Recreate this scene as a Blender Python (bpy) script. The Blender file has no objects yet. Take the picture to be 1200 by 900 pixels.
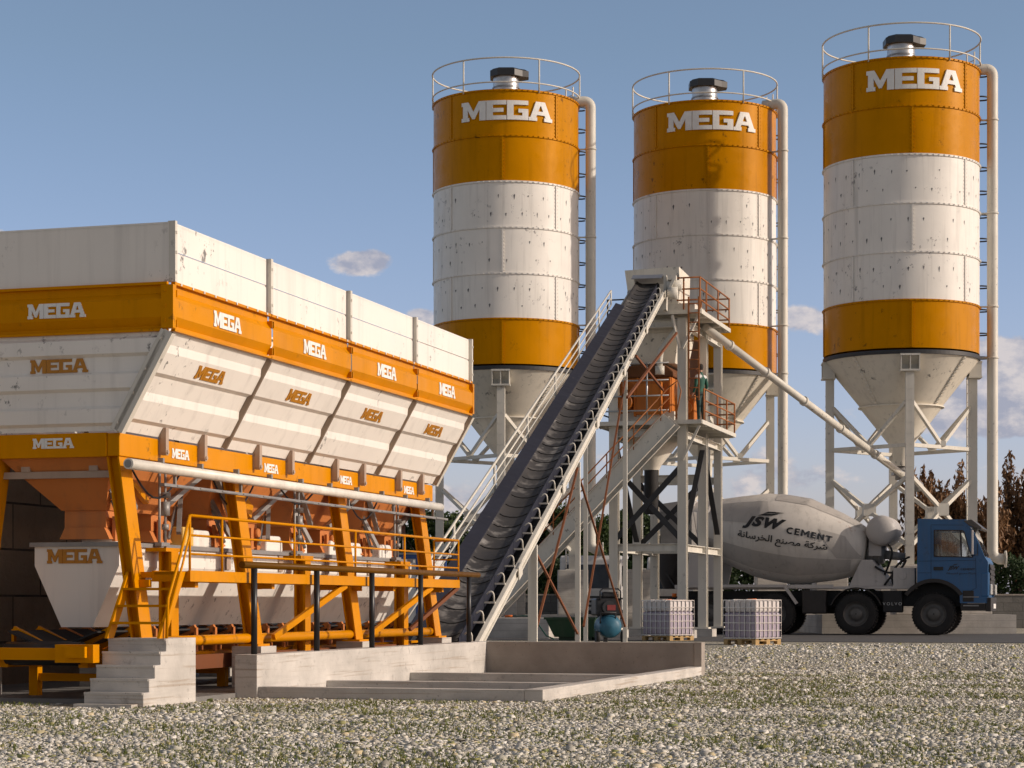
import bpy, bmesh, math, random
import numpy as np
from mathutils import Vector, Matrix
from mathutils.geometry import tessellate_polygon
random.seed(11); RNG = np.random.default_rng(11)
R = math.radians
S = bpy.context.scene
COL = S.collection

# ------------------------------------------------------------------ camera
cam = bpy.data.cameras.new('camera'); cam_o = bpy.data.objects.new('camera', cam); COL.objects.link(cam_o)
cam_o.location = (0, 0, 1.0); cam_o.rotation_euler = (R(90), 0, 0)
cam.sensor_width = 36.0; cam.lens = 36.0 * 2450 / 1200
cam.shift_y = 258 / 1200
cam.clip_start = 0.1; cam.clip_end = 6000
S.camera = cam_o

# ------------------------------------------------------------------ sky and sun
SUN_EL = 22.0
SUN_DIR = Vector((0.985, -0.19, 0)).normalized() * math.cos(R(SUN_EL)) + Vector((0, 0, math.sin(R(SUN_EL))))
world = bpy.data.worlds.new('World'); S.world = world; world.use_nodes = True

def build_world():
    nt = world.node_tree; N = nt.nodes; L = nt.links
    bg = N['Background']; bg.inputs['Strength'].default_value = 0.085
    sky = N.new('ShaderNodeTexSky'); sky.sky_type = 'NISHITA'; sky.sun_disc = False
    sky.sun_elevation = R(SUN_EL)
    sky.sun_rotation = math.atan2(SUN_DIR.x, SUN_DIR.y)
    sky.altitude = 0; sky.air_density = 1.0; sky.dust_density = 1.0; sky.ozone_density = 1.2
    tc = N.new('ShaderNodeTexCoord'); sep = N.new('ShaderNodeSeparateXYZ'); L.new(tc.outputs['Generated'], sep.inputs[0])
    def M(op, a, b=None, c=None):
        n = N.new('ShaderNodeMath'); n.operation = op
        for i, v in enumerate((a, b, c)):
            if v is None: continue
            if isinstance(v, (int, float)): n.inputs[i].default_value = v
            else: L.new(v, n.inputs[i])
        return n.outputs[0]
    az = M('ARCTAN2', sep.outputs['X'], sep.outputs['Y'])
    el = M('ARCSINE', sep.outputs['Z'])
    comb = N.new('ShaderNodeCombineXYZ'); L.new(az, comb.inputs[0]); L.new(M('MULTIPLY', el, 1.5), comb.inputs[1])
    n1 = N.new('ShaderNodeTexNoise'); n1.inputs['Scale'].default_value = 30; n1.inputs['Detail'].default_value = 9; n1.inputs['Roughness'].default_value = 0.6
    L.new(comb.outputs[0], n1.inputs['Vector'])
    n2 = N.new('ShaderNodeTexNoise'); n2.inputs['Scale'].default_value = 9; n2.inputs['Detail'].default_value = 3
    L.new(comb.outputs[0], n2.inputs['Vector'])
    # single cumulus clouds: (azimuth, elevation, half width, half height, weight)
    tot = None
    for (a, e, sa, se, wt) in CLOUDS:
        da = M('DIVIDE', M('SUBTRACT', az, a), sa); de = M('DIVIDE', M('SUBTRACT', el, e), se)
        r2 = M('ADD', M('MULTIPLY', da, da), M('MULTIPLY', de, de))
        g = M('MULTIPLY', M('POWER', 2.71828, M('MULTIPLY', r2, -1.0)), wt)
        tot = g if tot is None else M('ADD', tot, g)
    low = M('MULTIPLY', M('SMOOTH_MIN', 0.9, M('MULTIPLY', M('MAXIMUM', M('SUBTRACT', 0.085, el), 0), 9.0), 0.1), 0.62)
    high = M('MULTIPLY', M('MINIMUM', M('MAXIMUM', M('SUBTRACT', el, 0.09), 0), 0.08), 3.2)
    dens = M('SUBTRACT', M('ADD', M('ADD', M('MULTIPLY', M('SUBTRACT', n1.outputs['Fac'], 0.5), 1.5), M('MULTIPLY', M('SUBTRACT', n2.outputs['Fac'], 0.5), 0.9)), M('ADD', tot, low)), high)
    mr = N.new('ShaderNodeMapRange'); mr.interpolation_type = 'SMOOTHSTEP'
    mr.inputs['From Min'].default_value = 0.26; mr.inputs['From Max'].default_value = 0.47; L.new(dens, mr.inputs[0])
    mask = M('MULTIPLY', mr.outputs[0], 0.85)
    # cloud tone: brighter on the sun's side, greyer beneath
    off = N.new('ShaderNodeVectorMath'); off.operation = 'ADD'; L.new(comb.outputs[0], off.inputs[0]); off.inputs[1].default_value = (0.006, 0.006, 0)
    n3 = N.new('ShaderNodeTexNoise'); n3.inputs['Scale'].default_value = 30; n3.inputs['Detail'].default_value = 9; n3.inputs['Roughness'].default_value = 0.6
    L.new(off.outputs[0], n3.inputs['Vector'])
    lit = M('MULTIPLY', M('SUBTRACT', n1.outputs['Fac'], n3.outputs['Fac']), 4.5)
    lit = M('ADD', lit, 0.45)
    cr = N.new('ShaderNodeValToRGB'); L.new(lit, cr.inputs[0])
    cr.color_ramp.elements[0].color = (4.3, 4.4, 5.4, 1); cr.color_ramp.elements[0].position = 0.1
    cr.color_ramp.elements[1].color = (8.2, 7.4, 7.2, 1); cr.color_ramp.elements[1].position = 0.9
    # higher, mostly unseen sky greyed and dimmed to cut blue fill on shaded faces
    up = N.new('ShaderNodeMapRange'); up.interpolation_type = 'SMOOTHSTEP'; L.new(el, up.inputs[0]); up.inputs['From Min'].default_value = 0.22; up.inputs['From Max'].default_value = 0.75
    hs = N.new('ShaderNodeHueSaturation')
    L.new(M('MULTIPLY_ADD', up.outputs[0], -0.62, SKY_SAT), hs.inputs['Saturation']); L.new(M('MULTIPLY_ADD', up.outputs[0], -0.35, SKY_VAL), hs.inputs['Value'])
    L.new(sky.outputs[0], hs.inputs['Color'])
    so = N.new('ShaderNodeMapRange'); so.interpolation_type = 'SMOOTHSTEP'; L.new(sep.outputs['Y'], so.inputs[0]); so.inputs['From Min'].default_value = 0.75; so.inputs['From Max'].default_value = -0.35
    ws = N.new('ShaderNodeMix'); ws.data_type = 'RGBA'; ws.blend_type = 'MULTIPLY'; L.new(so.outputs[0], ws.inputs['Factor']); ws.inputs[7].default_value = (1.15, 1.0, 0.83, 1)  # tint added to unseen sky behind the camera, warming the fill light
    lo = N.new('ShaderNodeMapRange'); L.new(el, lo.inputs[0]); lo.inputs['From Min'].default_value = 0.0; lo.inputs['From Max'].default_value = 0.26
    tc2 = N.new('ShaderNodeMix'); tc2.data_type = 'RGBA'; L.new(lo.outputs[0], tc2.inputs['Factor']); tc2.inputs[6].default_value = (1.26, 1.15, 1.62, 1); tc2.inputs[7].default_value = (1.10, 1.08, 1.14, 1)
    tn = N.new('ShaderNodeMix'); tn.data_type = 'RGBA'; tn.blend_type = 'MULTIPLY'; tn.inputs['Factor'].default_value = 1.0; L.new(hs.outputs[0], tn.inputs[6]); L.new(tc2.outputs[2], tn.inputs[7])
    mx = N.new('ShaderNodeMix'); mx.data_type = 'RGBA'
    L.new(mask, mx.inputs['Factor']); L.new(tn.outputs[2], ws.inputs[6]); L.new(ws.outputs[2], mx.inputs[6]); L.new(cr.outputs[0], mx.inputs[7])
    L.new(mx.outputs[2], bg.inputs['Color'])

def azel(u, v): # a place in the photograph as azimuth and elevation
    d = Vector(((u - 600) / 2450, 1, (708 - v) / 2450)).normalized()
    return math.atan2(d.x, d.y), math.asin(d.z)
SKY_SAT, SKY_VAL = 1.0, 1.25
CLOUDS = []
for (u, v, wu, hv, wt) in [(428, 308, 46, 20, 1.15), (492, 372, 26, 16, .9), (942, 372, 46, 22, .95), (1185, 440, 80, 48, 1.1), (1170, 492, 90, 20, .75), (-8, 278, 20, 14, 1.0),
                           (1090, 480, 150, 30, .35), (560, 590, 120, 26, .35), (930, 560, 60, 30, .3), (1060, 420, 40, 12, .2)]:
    a, e = azel(u, v); CLOUDS.append((a, e, wu / 2450, hv / 2450, wt))
build_world()

sun = bpy.data.lights.new('sun', 'SUN'); sun.energy = 3.4; sun.angle = R(0.6); sun.color = (1.0, 0.865, 0.73)
sun_o = bpy.data.objects.new('sun', sun); COL.objects.link(sun_o)
sun_o.rotation_euler = SUN_DIR.to_track_quat('Z', 'Y').to_euler(); sun_o.location = (30, -20, 40)

S.render.engine = 'CYCLES'
S.view_settings.view_transform = 'Standard'; S.view_settings.look = 'None'; S.view_settings.gamma = 1.0
S.view_settings.use_curve_mapping = False; S.view_settings.exposure = 0.0
S.cycles.max_bounces = 6

# ------------------------------------------------------------------ materials
MATS = {}
def node_helpers(m):
    nt = m.node_tree; N = nt.nodes; L = nt.links
    def link(a, b): L.new(a, b)
    def put(n, i, v):
        if isinstance(v, (int, float)): n.inputs[i].default_value = v
        elif isinstance(v, (tuple, list)): n.inputs[i].default_value = v
        else: L.new(v, n.inputs[i])
    def M(op, a, b=None):
        n = N.new('ShaderNodeMath'); n.operation = op; put(n, 0, a)
        if b is not None: put(n, 1, b)
        return n.outputs[0]
    def noise(vec, scale, detail=4, rough=0.55, sc=None):
        if sc:
            mp = N.new('ShaderNodeMapping'); mp.inputs['Scale'].default_value = sc; L.new(vec, mp.inputs['Vector']); vec = mp.outputs[0]
        n = N.new('ShaderNodeTexNoise'); L.new(vec, n.inputs['Vector'])
        n.inputs['Scale'].default_value = scale; n.inputs['Detail'].default_value = detail; n.inputs['Roughness'].default_value = rough
        return n.outputs['Fac']
    def ramp(x, lo, hi, a=0.0, b=1.0):
        n = N.new('ShaderNodeMapRange'); put(n, 0, x); n.inputs[1].default_value = lo; n.inputs[2].default_value = hi
        n.inputs[3].default_value = a; n.inputs[4].default_value = b; return n.outputs[0]
    def mix(f, a, b, mode='MIX'):
        n = N.new('ShaderNodeMix'); n.data_type = 'RGBA'; n.blend_type = mode; put(n, 0, f)
        for i, v in ((6, a), (7, b)):
            if isinstance(v, (tuple, list)): n.inputs[i].default_value = (*v[:3], 1)
            else: L.new(v, n.inputs[i])
        return n.outputs[2]
    pos = N.new('ShaderNodeNewGeometry').outputs['Position']
    return N, L, put, M, noise, ramp, mix, pos

def paint(name, col, dirt=(0.10, 0.09, 0.08), chips=0.5, streak=0.35, rough=0.45, chip_scale=5.0, chip_col=(0.12, 0.115, 0.11), bump=0.0, metal=0.0, grime=0.25, coat=0.0, spec=0.3, tint=None):
    if name in MATS: return MATS[name]
    m = bpy.data.materials.new(name); m.use_nodes = True
    N, L, put, M, noise, ramp, mix, pos = node_helpers(m)
    b = N['Principled BSDF']
    c = mix(ramp(noise(pos, 0.9, 5), 0.35, 0.7, 0, grime), col, tuple(x * 0.62 for x in col))
    st = ramp(noise(pos, 1.0, 5, 0.6, (5.5, 5.5, 0.32)), 0.52, 0.74, 0, streak)
    c = mix(st, c, tuple(0.45 * a + 0.4 * d for a, d in zip(col, dirt)))
    gate = ramp(noise(pos, 0.75, 2), 0.50, 0.64)
    ch = ramp(noise(pos, chip_scale, 8, 0.72, (1, 1, 0.8)), 0.585, 0.63)
    ch = M('MULTIPLY', M('MULTIPLY', ch, gate), chips)
    c = mix(ch, c, chip_col)
    L.new(c, b.inputs['Base Color']); b.inputs['Specular IOR Level'].default_value = spec
    if tint: b.inputs['Specular Tint'].default_value = (*tint, 1)
    put(b, 'Roughness', ramp(noise(pos, 3, 4), 0.3, 0.7, rough - 0.08, rough + 0.14)); b.inputs['Metallic'].default_value = metal
    if coat: b.inputs['Coat Weight'].default_value = coat; b.inputs['Coat Roughness'].default_value = 0.15
    if bump:
        bp = N.new('ShaderNodeBump'); bp.inputs['Strength'].default_value = bump; bp.inputs['Distance'].default_value = 0.02
        L.new(noise(pos, 1.4, 3), bp.inputs['Height']); L.new(bp.outputs[0], b.inputs['Normal'])
    MATS[name] = m; return m

def concrete(name, col, board=0.5, joint=0.0, stain=0.4, block=None):
    if name in MATS: return MATS[name]
    m = bpy.data.materials.new(name); m.use_nodes = True
    N, L, put, M, noise, ramp, mix, pos = node_helpers(m)
    b = N['Principled BSDF']
    c = mix(ramp(noise(pos, 1.6, 6), 0.35, 0.7), col, tuple(x * 0.68 for x in col))
    c = mix(ramp(noise(pos, 1.2, 6, 0.6, (0.6, 0.6, 9)), 0.52, 0.7, 0, board * .6), c, tuple(x * 0.66 for x in col))
    c = mix(ramp(noise(pos, 1.0, 5, 0.65, (0.5, 0.5, 26)), 0.575, 0.64, 0, board * .7), c, (col[0] * .52, col[1] * .44, col[2] * .36))
    c = mix(ramp(noise(pos, 9, 6, 0.7), 0.58, 0.72, 0, stain), c, (0.09, 0.08, 0.07))
    pits = ramp(noise(pos, 30, 2), 0.70, 0.74, 0, 0.5); c = mix(pits, c, (0.06, 0.055, 0.05))
    h = noise(pos, 14, 8, 0.7)
    if joint:
        sz = N.new('ShaderNodeSeparateXYZ'); L.new(pos, sz.inputs[0])
        fr = M('FRACT', M('DIVIDE', sz.outputs['Z'], joint))
        ln = M('LESS_THAN', fr, 0.06); c = mix(M('MULTIPLY', ln, 0.45), c, tuple(x * 0.35 for x in col))
    L.new(c, b.inputs['Base Color']); b.inputs['Roughness'].default_value = 0.9
    bp = N.new('ShaderNodeBump'); bp.inputs['Strength'].default_value = 0.35; bp.inputs['Distance'].default_value = 0.02
    L.new(h, bp.inputs['Height']); L.new(bp.outputs[0], b.inputs['Normal'])
    MATS[name] = m; return m

def blocks(name, col, bw, bh, mortar, yaw=0.0):
    m = bpy.data.materials.new(name); m.use_nodes = True
    N, L, put, M, noise, ramp, mix, pos = node_helpers(m)
    b = N['Principled BSDF']
    sx = N.new('ShaderNodeSeparateXYZ'); L.new(pos, sx.inputs[0])
    cv = N.new('ShaderNodeCombineXYZ')
    L.new(M('ADD', M('MULTIPLY', sx.outputs['X'], math.cos(yaw)), M('MULTIPLY', sx.outputs['Y'], math.sin(yaw))), cv.inputs[0]); L.new(sx.outputs['Z'], cv.inputs[1])
    br = N.new('ShaderNodeTexBrick'); L.new(cv.outputs[0], br.inputs['Vector'])
    br.inputs['Color1'].default_value = (*col, 1); br.inputs['Color2'].default_value = (*[x * 0.8 for x in col], 1)
    br.inputs['Mortar'].default_value = (*mortar, 1); br.inputs['Scale'].default_value = 1.0
    br.inputs['Brick Width'].default_value = bw; br.inputs['Row Height'].default_value = bh
    br.inputs['Mortar Size'].default_value = 0.014; br.inputs['Bias'].default_value = 0
    c = mix(ramp(noise(pos, 2.2, 6), 0.4, 0.7, 0, .5), br.outputs['Color'], tuple(x * 0.5 for x in col))
    c = mix(ramp(noise(pos, 14, 6, .7), 0.55, 0.75, 0, .5), c, tuple(x * 0.4 for x in col))
    L.new(c, b.inputs['Base Color']); b.inputs['Roughness'].default_value = 0.95
    bp = N.new('ShaderNodeBump'); bp.inputs['Strength'].default_value = 0.6; bp.inputs['Distance'].default_value = 0.03
    L.new(M('SUBTRACT', noise(pos, 10, 6, .7), br.outputs['Fac']), bp.inputs['Height']); L.new(bp.outputs[0], b.inputs['Normal'])
    MATS[name] = m; return m

def plain(name, col, rough=0.5, metal=0.0, var=0.25, scale=4.0, trans=0.0, alpha=1.0, ior=1.45):
    if name in MATS: return MATS[name]
    m = bpy.data.materials.new(name); m.use_nodes = True
    N, L, put, M, noise, ramp, mix, pos = node_helpers(m)
    b = N['Principled BSDF']
    c = mix(ramp(noise(pos, scale, 6, .65), 0.35, 0.7, 0, 1), col, tuple(x * (1 - var) for x in col))
    L.new(c, b.inputs['Base Color']); b.inputs['Roughness'].default_value = rough; b.inputs['Metallic'].default_value = metal
    b.inputs['Transmission Weight'].default_value = trans; b.inputs['Alpha'].default_value = alpha; b.inputs['IOR'].default_value = ior
    MATS[name] = m; return m

def foliage(name, cols, trans=0.25):
    m = bpy.data.materials.new(name); m.use_nodes = True
    N, L, put, M, noise, ramp, mix, pos = node_helpers(m)
    b = N['Principled BSDF']; g = N.new('ShaderNodeNewGeometry')
    cr = N.new('ShaderNodeValToRGB'); L.new(g.outputs['Random Per Island'], cr.inputs[0])
    els = cr.color_ramp.elements
    while len(els) < len(cols): els.new(0.5)
    for i, c in enumerate(cols): els[i].position = i / (len(cols) - 1); els[i].color = (*c, 1)
    L.new(mix(ramp(noise(pos, .8, 3), .35, .7, 0, .5), cr.outputs[0], tuple(x * .5 for x in cols[0])), b.inputs['Base Color'])
    b.inputs['Roughness'].default_value = 0.7
    tr = N.new('ShaderNodeBsdfTranslucent'); L.new(cr.outputs[0], tr.inputs['Color'])
    ms = N.new('ShaderNodeMixShader'); ms.inputs[0].default_value = trans
    L.new(b.outputs[0], ms.inputs[1]); L.new(tr.outputs[0], ms.inputs[2]); L.new(ms.outputs[0], N['Material Output'].inputs['Surface'])
    MATS[name] = m; return m

WHITE = paint('worn_white_paint', (0.80, 0.765, 0.71), chips=0.9, streak=0.32, grime=0.16, chip_scale=7, rough=0.42)
SILO_W = paint('silo_white_paint', (0.80, 0.77, 0.72), chip_col=(.24, .23, .23), chips=0.9, streak=0.4, grime=0.22, chip_scale=5.5, rough=0.40, bump=0.25)
CONE_W = paint('cone_white_paint', (0.76, 0.71, 0.61), chips=0.85, streak=0.4, grime=0.3, chip_scale=5.5, rough=0.45)
SILO_O = paint('silo_ochre_paint', (0.54, 0.218, 0.0005), dirt=(.16, .06, .0), chips=0.85, streak=0.45, grime=0.3, chip_scale=3.5, chip_col=(0.13, 0.055, 0.008), rough=0.32, bump=0.25, spec=0.2, tint=(1.0, .45, .03))
OCHRE = paint('worn_ochre_paint', (0.63, 0.245, 0.0005), dirt=(.2, .075, .0), chips=0.55, streak=0.3, grime=0.3, chip_scale=7, chip_col=(0.14, 0.07, 0.02), rough=0.4, spec=0.2, tint=(1.0, .45, .03))
OCHRE_TX = plain('ochre_lettering', (0.46, 0.19, 0.008), 0.5, var=0.15)
WHITE_TX = plain('white_lettering', (0.80, 0.79, 0.76), 0.5, var=0.12)
STEEL_W = paint('white_steel_paint', (0.66, 0.63, 0.56), chips=0.7, streak=0.3, grime=0.3, chip_scale=9, rough=0.45)
PRIMER = paint('orange_brown_primer', (0.56, 0.20, 0.055), chips=0.6, streak=0.5, grime=0.4, chip_scale=6, chip_col=(0.10, 0.04, 0.02), rough=0.55)
MIXER_O = paint('mixer_orange_paint', (0.52, 0.16, 0.02), chips=0.7, streak=0.5, grime=0.5, chip_scale=6, chip_col=(0.06, 0.03, 0.02), rough=0.55)
RUST = paint('rusty_steel', (0.19, 0.065, 0.025), chips=0.6, streak=0.4, grime=0.4, rough=0.75, chip_col=(0.06, 0.03, 0.02))
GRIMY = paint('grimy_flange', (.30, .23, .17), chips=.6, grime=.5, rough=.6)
BRACKET = paint('bracket_beige', (0.42, 0.32, 0.25), chips=0.5, grime=0.4, rough=0.55)
DARKST = plain('dark_grey_steel', (0.028, 0.029, 0.033), 0.5, 0.0)
BLACKP = plain('black_powder_coat', (0.018, 0.019, 0.022), 0.38)
RUBBER = plain('black_rubber', (0.022, 0.021, 0.021), 0.75, var=.4)
GALV = plain('galvanised_steel', (0.48, 0.48, 0.48), 0.35, 0.85, var=.25)
GREYST = plain('grey_light_steel', (0.30, 0.29, 0.28), 0.5, 0.3)
CONC = concrete('board_marked_concrete', (0.60, 0.565, 0.52), board=.85)
CONC_SM = concrete('smooth_concrete', (0.36, 0.315, 0.275), board=.2, stain=.2)
CONC_PED = concrete('pedestal_concrete', (0.52, 0.49, 0.45), board=.4, joint=0.22, stain=.25)
CONC_DK = concrete('slab_concrete', (0.20, 0.19, 0.18), board=.1, stain=.4)
ROAD = concrete('road_asphalt', (0.085, 0.083, 0.085), board=.05, stain=.3)
SKIRT = paint('slate_rubber_skirt', (0.024, 0.026, 0.040), dirt=(.03, .03, .035), chips=0.3, streak=.3, grime=.4, rough=.7, chip_col=(.12, .12, .12), spec=.15)
YELLOWB = plain('yellow_motor_paint', (0.75, 0.48, 0.12), .45)

def belt_mat():
    m = bpy.data.materials.new('belt_rubber'); m.use_nodes = True
    N, L, put, M, noise, ramp, mix, pos = node_helpers(m); b = N['Principled BSDF']
    c = mix(ramp(noise(pos, 1.2, 5), .3, .7), (0.075, 0.068, 0.064), (0.035, 0.033, 0.034))
    f = M('MULTIPLY', ramp(noise(pos, .33, 2), .47, .58), ramp(noise(pos, 3.0, 6, .65), .50, .70))
    c = mix(M('MULTIPLY', f, .7), c, (0.42, 0.40, 0.38)); L.new(c, b.inputs['Base Color'])
    put(b, 'Roughness', ramp(noise(pos, 3, 4),   .3, .7, .55, .8)); b.inputs['Specular IOR Level'].default_value = .3; return m
BELT = belt_mat()

# ------------------------------------------------------------------ mesh builder
class MB:
    def __init__(s): s.v = []; s.f = []; s.sm = []
    def add(s, vs, fs, sm=False):
        n = len(s.v); s.v += [tuple(v) for v in vs]
        for i, f in enumerate(fs):
            s.f.append(tuple(n + k for k in f)); s.sm.append(sm[i] if isinstance(sm, list) else sm)
        return s
    def box(s, x0, x1, y0, y1, z0, z1):
        v = [(x, y, z) for x in (x0, x1) for y in (y0, y1) for z in (z0, z1)]
        return s.add(v, [(0, 1, 3, 2), (4, 6, 7, 5), (0, 4, 5, 1), (2, 3, 7, 6), (0, 2, 6, 4), (1, 5, 7, 3)])
    def hexa(s, bot, top): # two quads, bottom and top, same winding
        v = list(bot) + list(top)
        return s.add(v, [(3, 2, 1, 0), (4, 5, 6, 7), (0, 1, 5, 4), (1, 2, 6, 5), (2, 3, 7, 6), (3, 0, 4, 7)])
    def bar(s, p0, p1, w, h, up=(0, 0, 1)):
        p0 = Vector(p0); p1 = Vector(p1); d = (p1 - p0).normalized(); up = Vector(up)
        if abs(d.dot(up)) > 0.99: up = Vector((0, 1, 0))
        a = d.cross(up).normalized() * (w / 2); b = a.cross(d).normalized() * (h / 2)
        q = [-a - b, a - b, a + b, -a + b]
        return s.hexa([p0 + k for k in q], [p1 + k for k in q])
    def channel(s, p0, p1, w, h, t=0.02, up=(0, 0, 1)): # I section
        p0 = Vector(p0); p1 = Vector(p1); d = (p1 - p0).normalized(); up = Vector(up)
        if abs(d.dot(up)) > 0.99: up = Vector((0, 1, 0))
        a = d.cross(up).normalized(); b = a.cross(d).normalized()
        s.bar(p0, p1, t, h - 2 * t, up)
        for k in (1, -1):
            o = b * (k * (h / 2 - t / 2)); s.bar(p0 + o, p1 + o, w, t, up)
        return s
    def tube(s, p0, p1, r, n=10, r1=None, caps=True):
        p0 = Vector(p0); p1 = Vector(p1); d = (p1 - p0).normalized(); r1 = r if r1 is None else r1
        up = Vector((0, 0, 1)) if abs(d.z) < .9 else Vector((0, 1, 0))
        a = d.cross(up).normalized(); b = a.cross(d)
        v = []
        for p, rr in ((p0, r), (p1, r1)):
            v += [p + (a * math.cos(2 * math.pi * i / n) + b * math.sin(2 * math.pi * i / n)) * rr for i in range(n)]
        f = [(i, n + i, n + (i + 1) % n, (i + 1) % n) for i in range(n)]; sm = [True] * n
        if caps: f += [tuple(range(n)), tuple(reversed(range(n, 2 * n)))]; sm += [False, False]
        return s.add(v, f, sm)
    def path(s, pts, r, n=8, closed=False, caps=True):
        pts = [Vector(p) for p in pts]; m = len(pts); rings = []; prev = None
        for i, p in enumerate(pts):
            if closed: d = (pts[(i + 1) % m] - pts[i - 1]).normalized()
            else: d = (pts[min(i + 1, m - 1)] - pts[max(i - 1, 0)]).normalized()
            if prev is None:
                up = Vector((0, 0, 1)) if abs(d.z) < .9 else Vector((1, 0, 0)); a = d.cross(up).normalized()
            else: a = (prev - d * prev.dot(d)).normalized()
            prev = a; b = a.cross(d)
            rings.append([p + (a * math.cos(2 * math.pi * k / n) + b * math.sin(2 * math.pi * k / n)) * r for k in range(n)])
        v = [q for rg in rings for q in rg]; f = []
        for i in range(m if closed else m - 1):
            j = (i + 1) % m
            f += [(i * n + k, j * n + k, j * n + (k + 1) % n, i * n + (k + 1) % n) for k in range(n)]
        sm = [True] * len(f)
        if not closed and caps:
            f += [tuple(range(n)), tuple(reversed(range((m - 1) * n, m * n)))]; sm += [False, False]
        return s.add(v, f, sm)
    def lathe(s, prof, n=48, mat=None, a0=0.0, a1=2 * math.pi, smooth=True):
        full = abs(a1 - a0 - 2 * math.pi) < 1e-6; cnt = n if full else n + 1
        v = []
        for (r, z) in prof:
            for i in range(cnt):
                a = a0 + (a1 - a0) * i / n; p = Vector((r * math.cos(a), r * math.sin(a), z)); v.append(mat @ p if mat else p)
        f = []
        for j in range(len(prof) - 1):
            for i in range(n):
                k = (i + 1) % cnt
                f.append((j * cnt + i, j * cnt + k, (j + 1) * cnt + k, (j + 1) * cnt + i))
        return s.add(v, f, smooth)
    def disc(s, r, z, n=48, mat=None):
        v = [Vector((r * math.cos(2 * math.pi * i / n), r * math.sin(2 * math.pi * i / n), z)) for i in range(n)]
        if mat: v = [mat @ p for p in v]
        return s.add(v, [tuple(range(n))])
    def prism(s, poly, f0, f1): # poly of (a,b); f0,f1 map (a,b)->3d for the two ends
        n = len(poly); v = [f0(*p) for p in poly] + [f1(*p) for p in poly]
        return s.add(v, [tuple(range(n)), tuple(reversed(range(n, 2 * n)))] + [(i, n + i, n + (i + 1) % n, (i + 1) % n) for i in range(n)])
    def sheet(s, rows, thick=None): # rows of points (same length) into a quad sheet
        m = len(rows); n = len(rows[0]); v = [p for r in rows for p in r]
        return s.add(v, [(i * n + j, i * n + j + 1, (i + 1) * n + j + 1, (i + 1) * n + j) for i in range(m - 1) for j in range(n - 1)])
    def cut(s):
        s.cuts = getattr(s, 'cuts', []) + [(len(s.v), len(s.f))]; return s
    def build_each(s, name, mat, parent=None, **k): # one object for each piece marked by cut()
        out = []; pv = pf = 0
        for (cv, cf) in s.cuts:
            q = MB(); q.v = s.v[pv:cv]; q.f = [tuple(i - pv for i in f) for f in s.f[pf:cf]]; q.sm = s.sm[pf:cf]
            out.append(q.build(name, mat, parent, **k)); pv, pf = cv, cf
        return out
    def build(s, name, mat, parent=None, bevel=0.0, recalc=True, solid=0.0):
        me = bpy.data.meshes.new(name); me.from_pydata([tuple(v) for v in s.v], [], s.f)
        me.polygons.foreach_set('use_smooth', s.sm)
        if recalc:
            bm = bmesh.new(); bm.from_mesh(me); bmesh.ops.recalc_face_normals(bm, faces=bm.faces); bm.to_mesh(me); bm.free()
        me.materials.append(mat); me.update()
        o = bpy.data.objects.new(name, me); COL.objects.link(o)
        if parent is not None: o.parent = parent
        if solid:
            md = o.modifiers.new('solid', 'SOLIDIFY'); md.thickness = solid; md.offset = 0
        if bevel:
            md = o.modifiers.new('bevel', 'BEVEL'); md.width = bevel; md.segments = 2; md.limit_method = 'ANGLE'; md.angle_limit = R(40)
        return o

def thing(name, label, cat, loc=(0, 0, 0), yaw=0.0, group=None):
    o = bpy.data.objects.new(name, None); COL.objects.link(o); o.location = loc; o.rotation_euler = (0, 0, yaw)
    o['label'] = label; o['category'] = cat
    if group: o['group'] = group
    o.empty_display_size = 0.3
    return o
def tag(o, label, cat, group=None, kind=None):
    if label: o['label'] = label
    if cat: o['category'] = cat
    if group: o['group'] = group
    if kind: o['kind'] = kind
    return o
def part(mb, name, mat, parent, label=None, **k):
    o = mb.build(name, mat, parent, **k)
    if label: o['label'] = label
    return o

# ------------------------------------------------------------------ lettering
_M = [(0, 0), (4.2, 0), (4.2, 1.9), (3.4, 1.9), (3.4, 6.0), (5.9, 1.0), (7.1, 1.0), (9.6, 6.0), (9.6, 0), (12.8, 0), (12.8, 10), (9.3, 10), (6.5, 4.7), (3.7, 10), (0, 10), (0, 8.1), (0.8, 8.1), (0.8, 1.9), (0, 1.9)]
_E = [(0, 0), (9.6, 0), (9.6, 2.2), (3.1, 2.2), (3.1, 4), (8.2, 4), (8.2, 6), (3.1, 6), (3.1, 7.8), (9.6, 7.8), (9.6, 10), (0, 10)]
_G = [(0, 0), (10.2, 0), (10.2, 5.7), (5.4, 5.7), (5.4, 3.8), (7.3, 3.8), (7.3, 2.2), (3.1, 2.2), (3.1, 7.8), (10.2, 7.8), (10.2, 10), (0, 10)]
_A = [(0, 0), (4.2, 0), (4.2, 1.8), (3.6, 1.8), (4.1, 3.1), (8.2, 3.1), (8.7, 1.8), (8.0, 1.8), (8.0, 0), (12.6, 0), (12.6, 1.8), (11.7, 1.8), (8.4, 10), (3.6, 10), (0.8, 1.8), (0, 1.8)]
_Ah = [(4.8, 5.0), (7.4, 5.0), (6.35, 7.8), (5.85, 7.8)]
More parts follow.
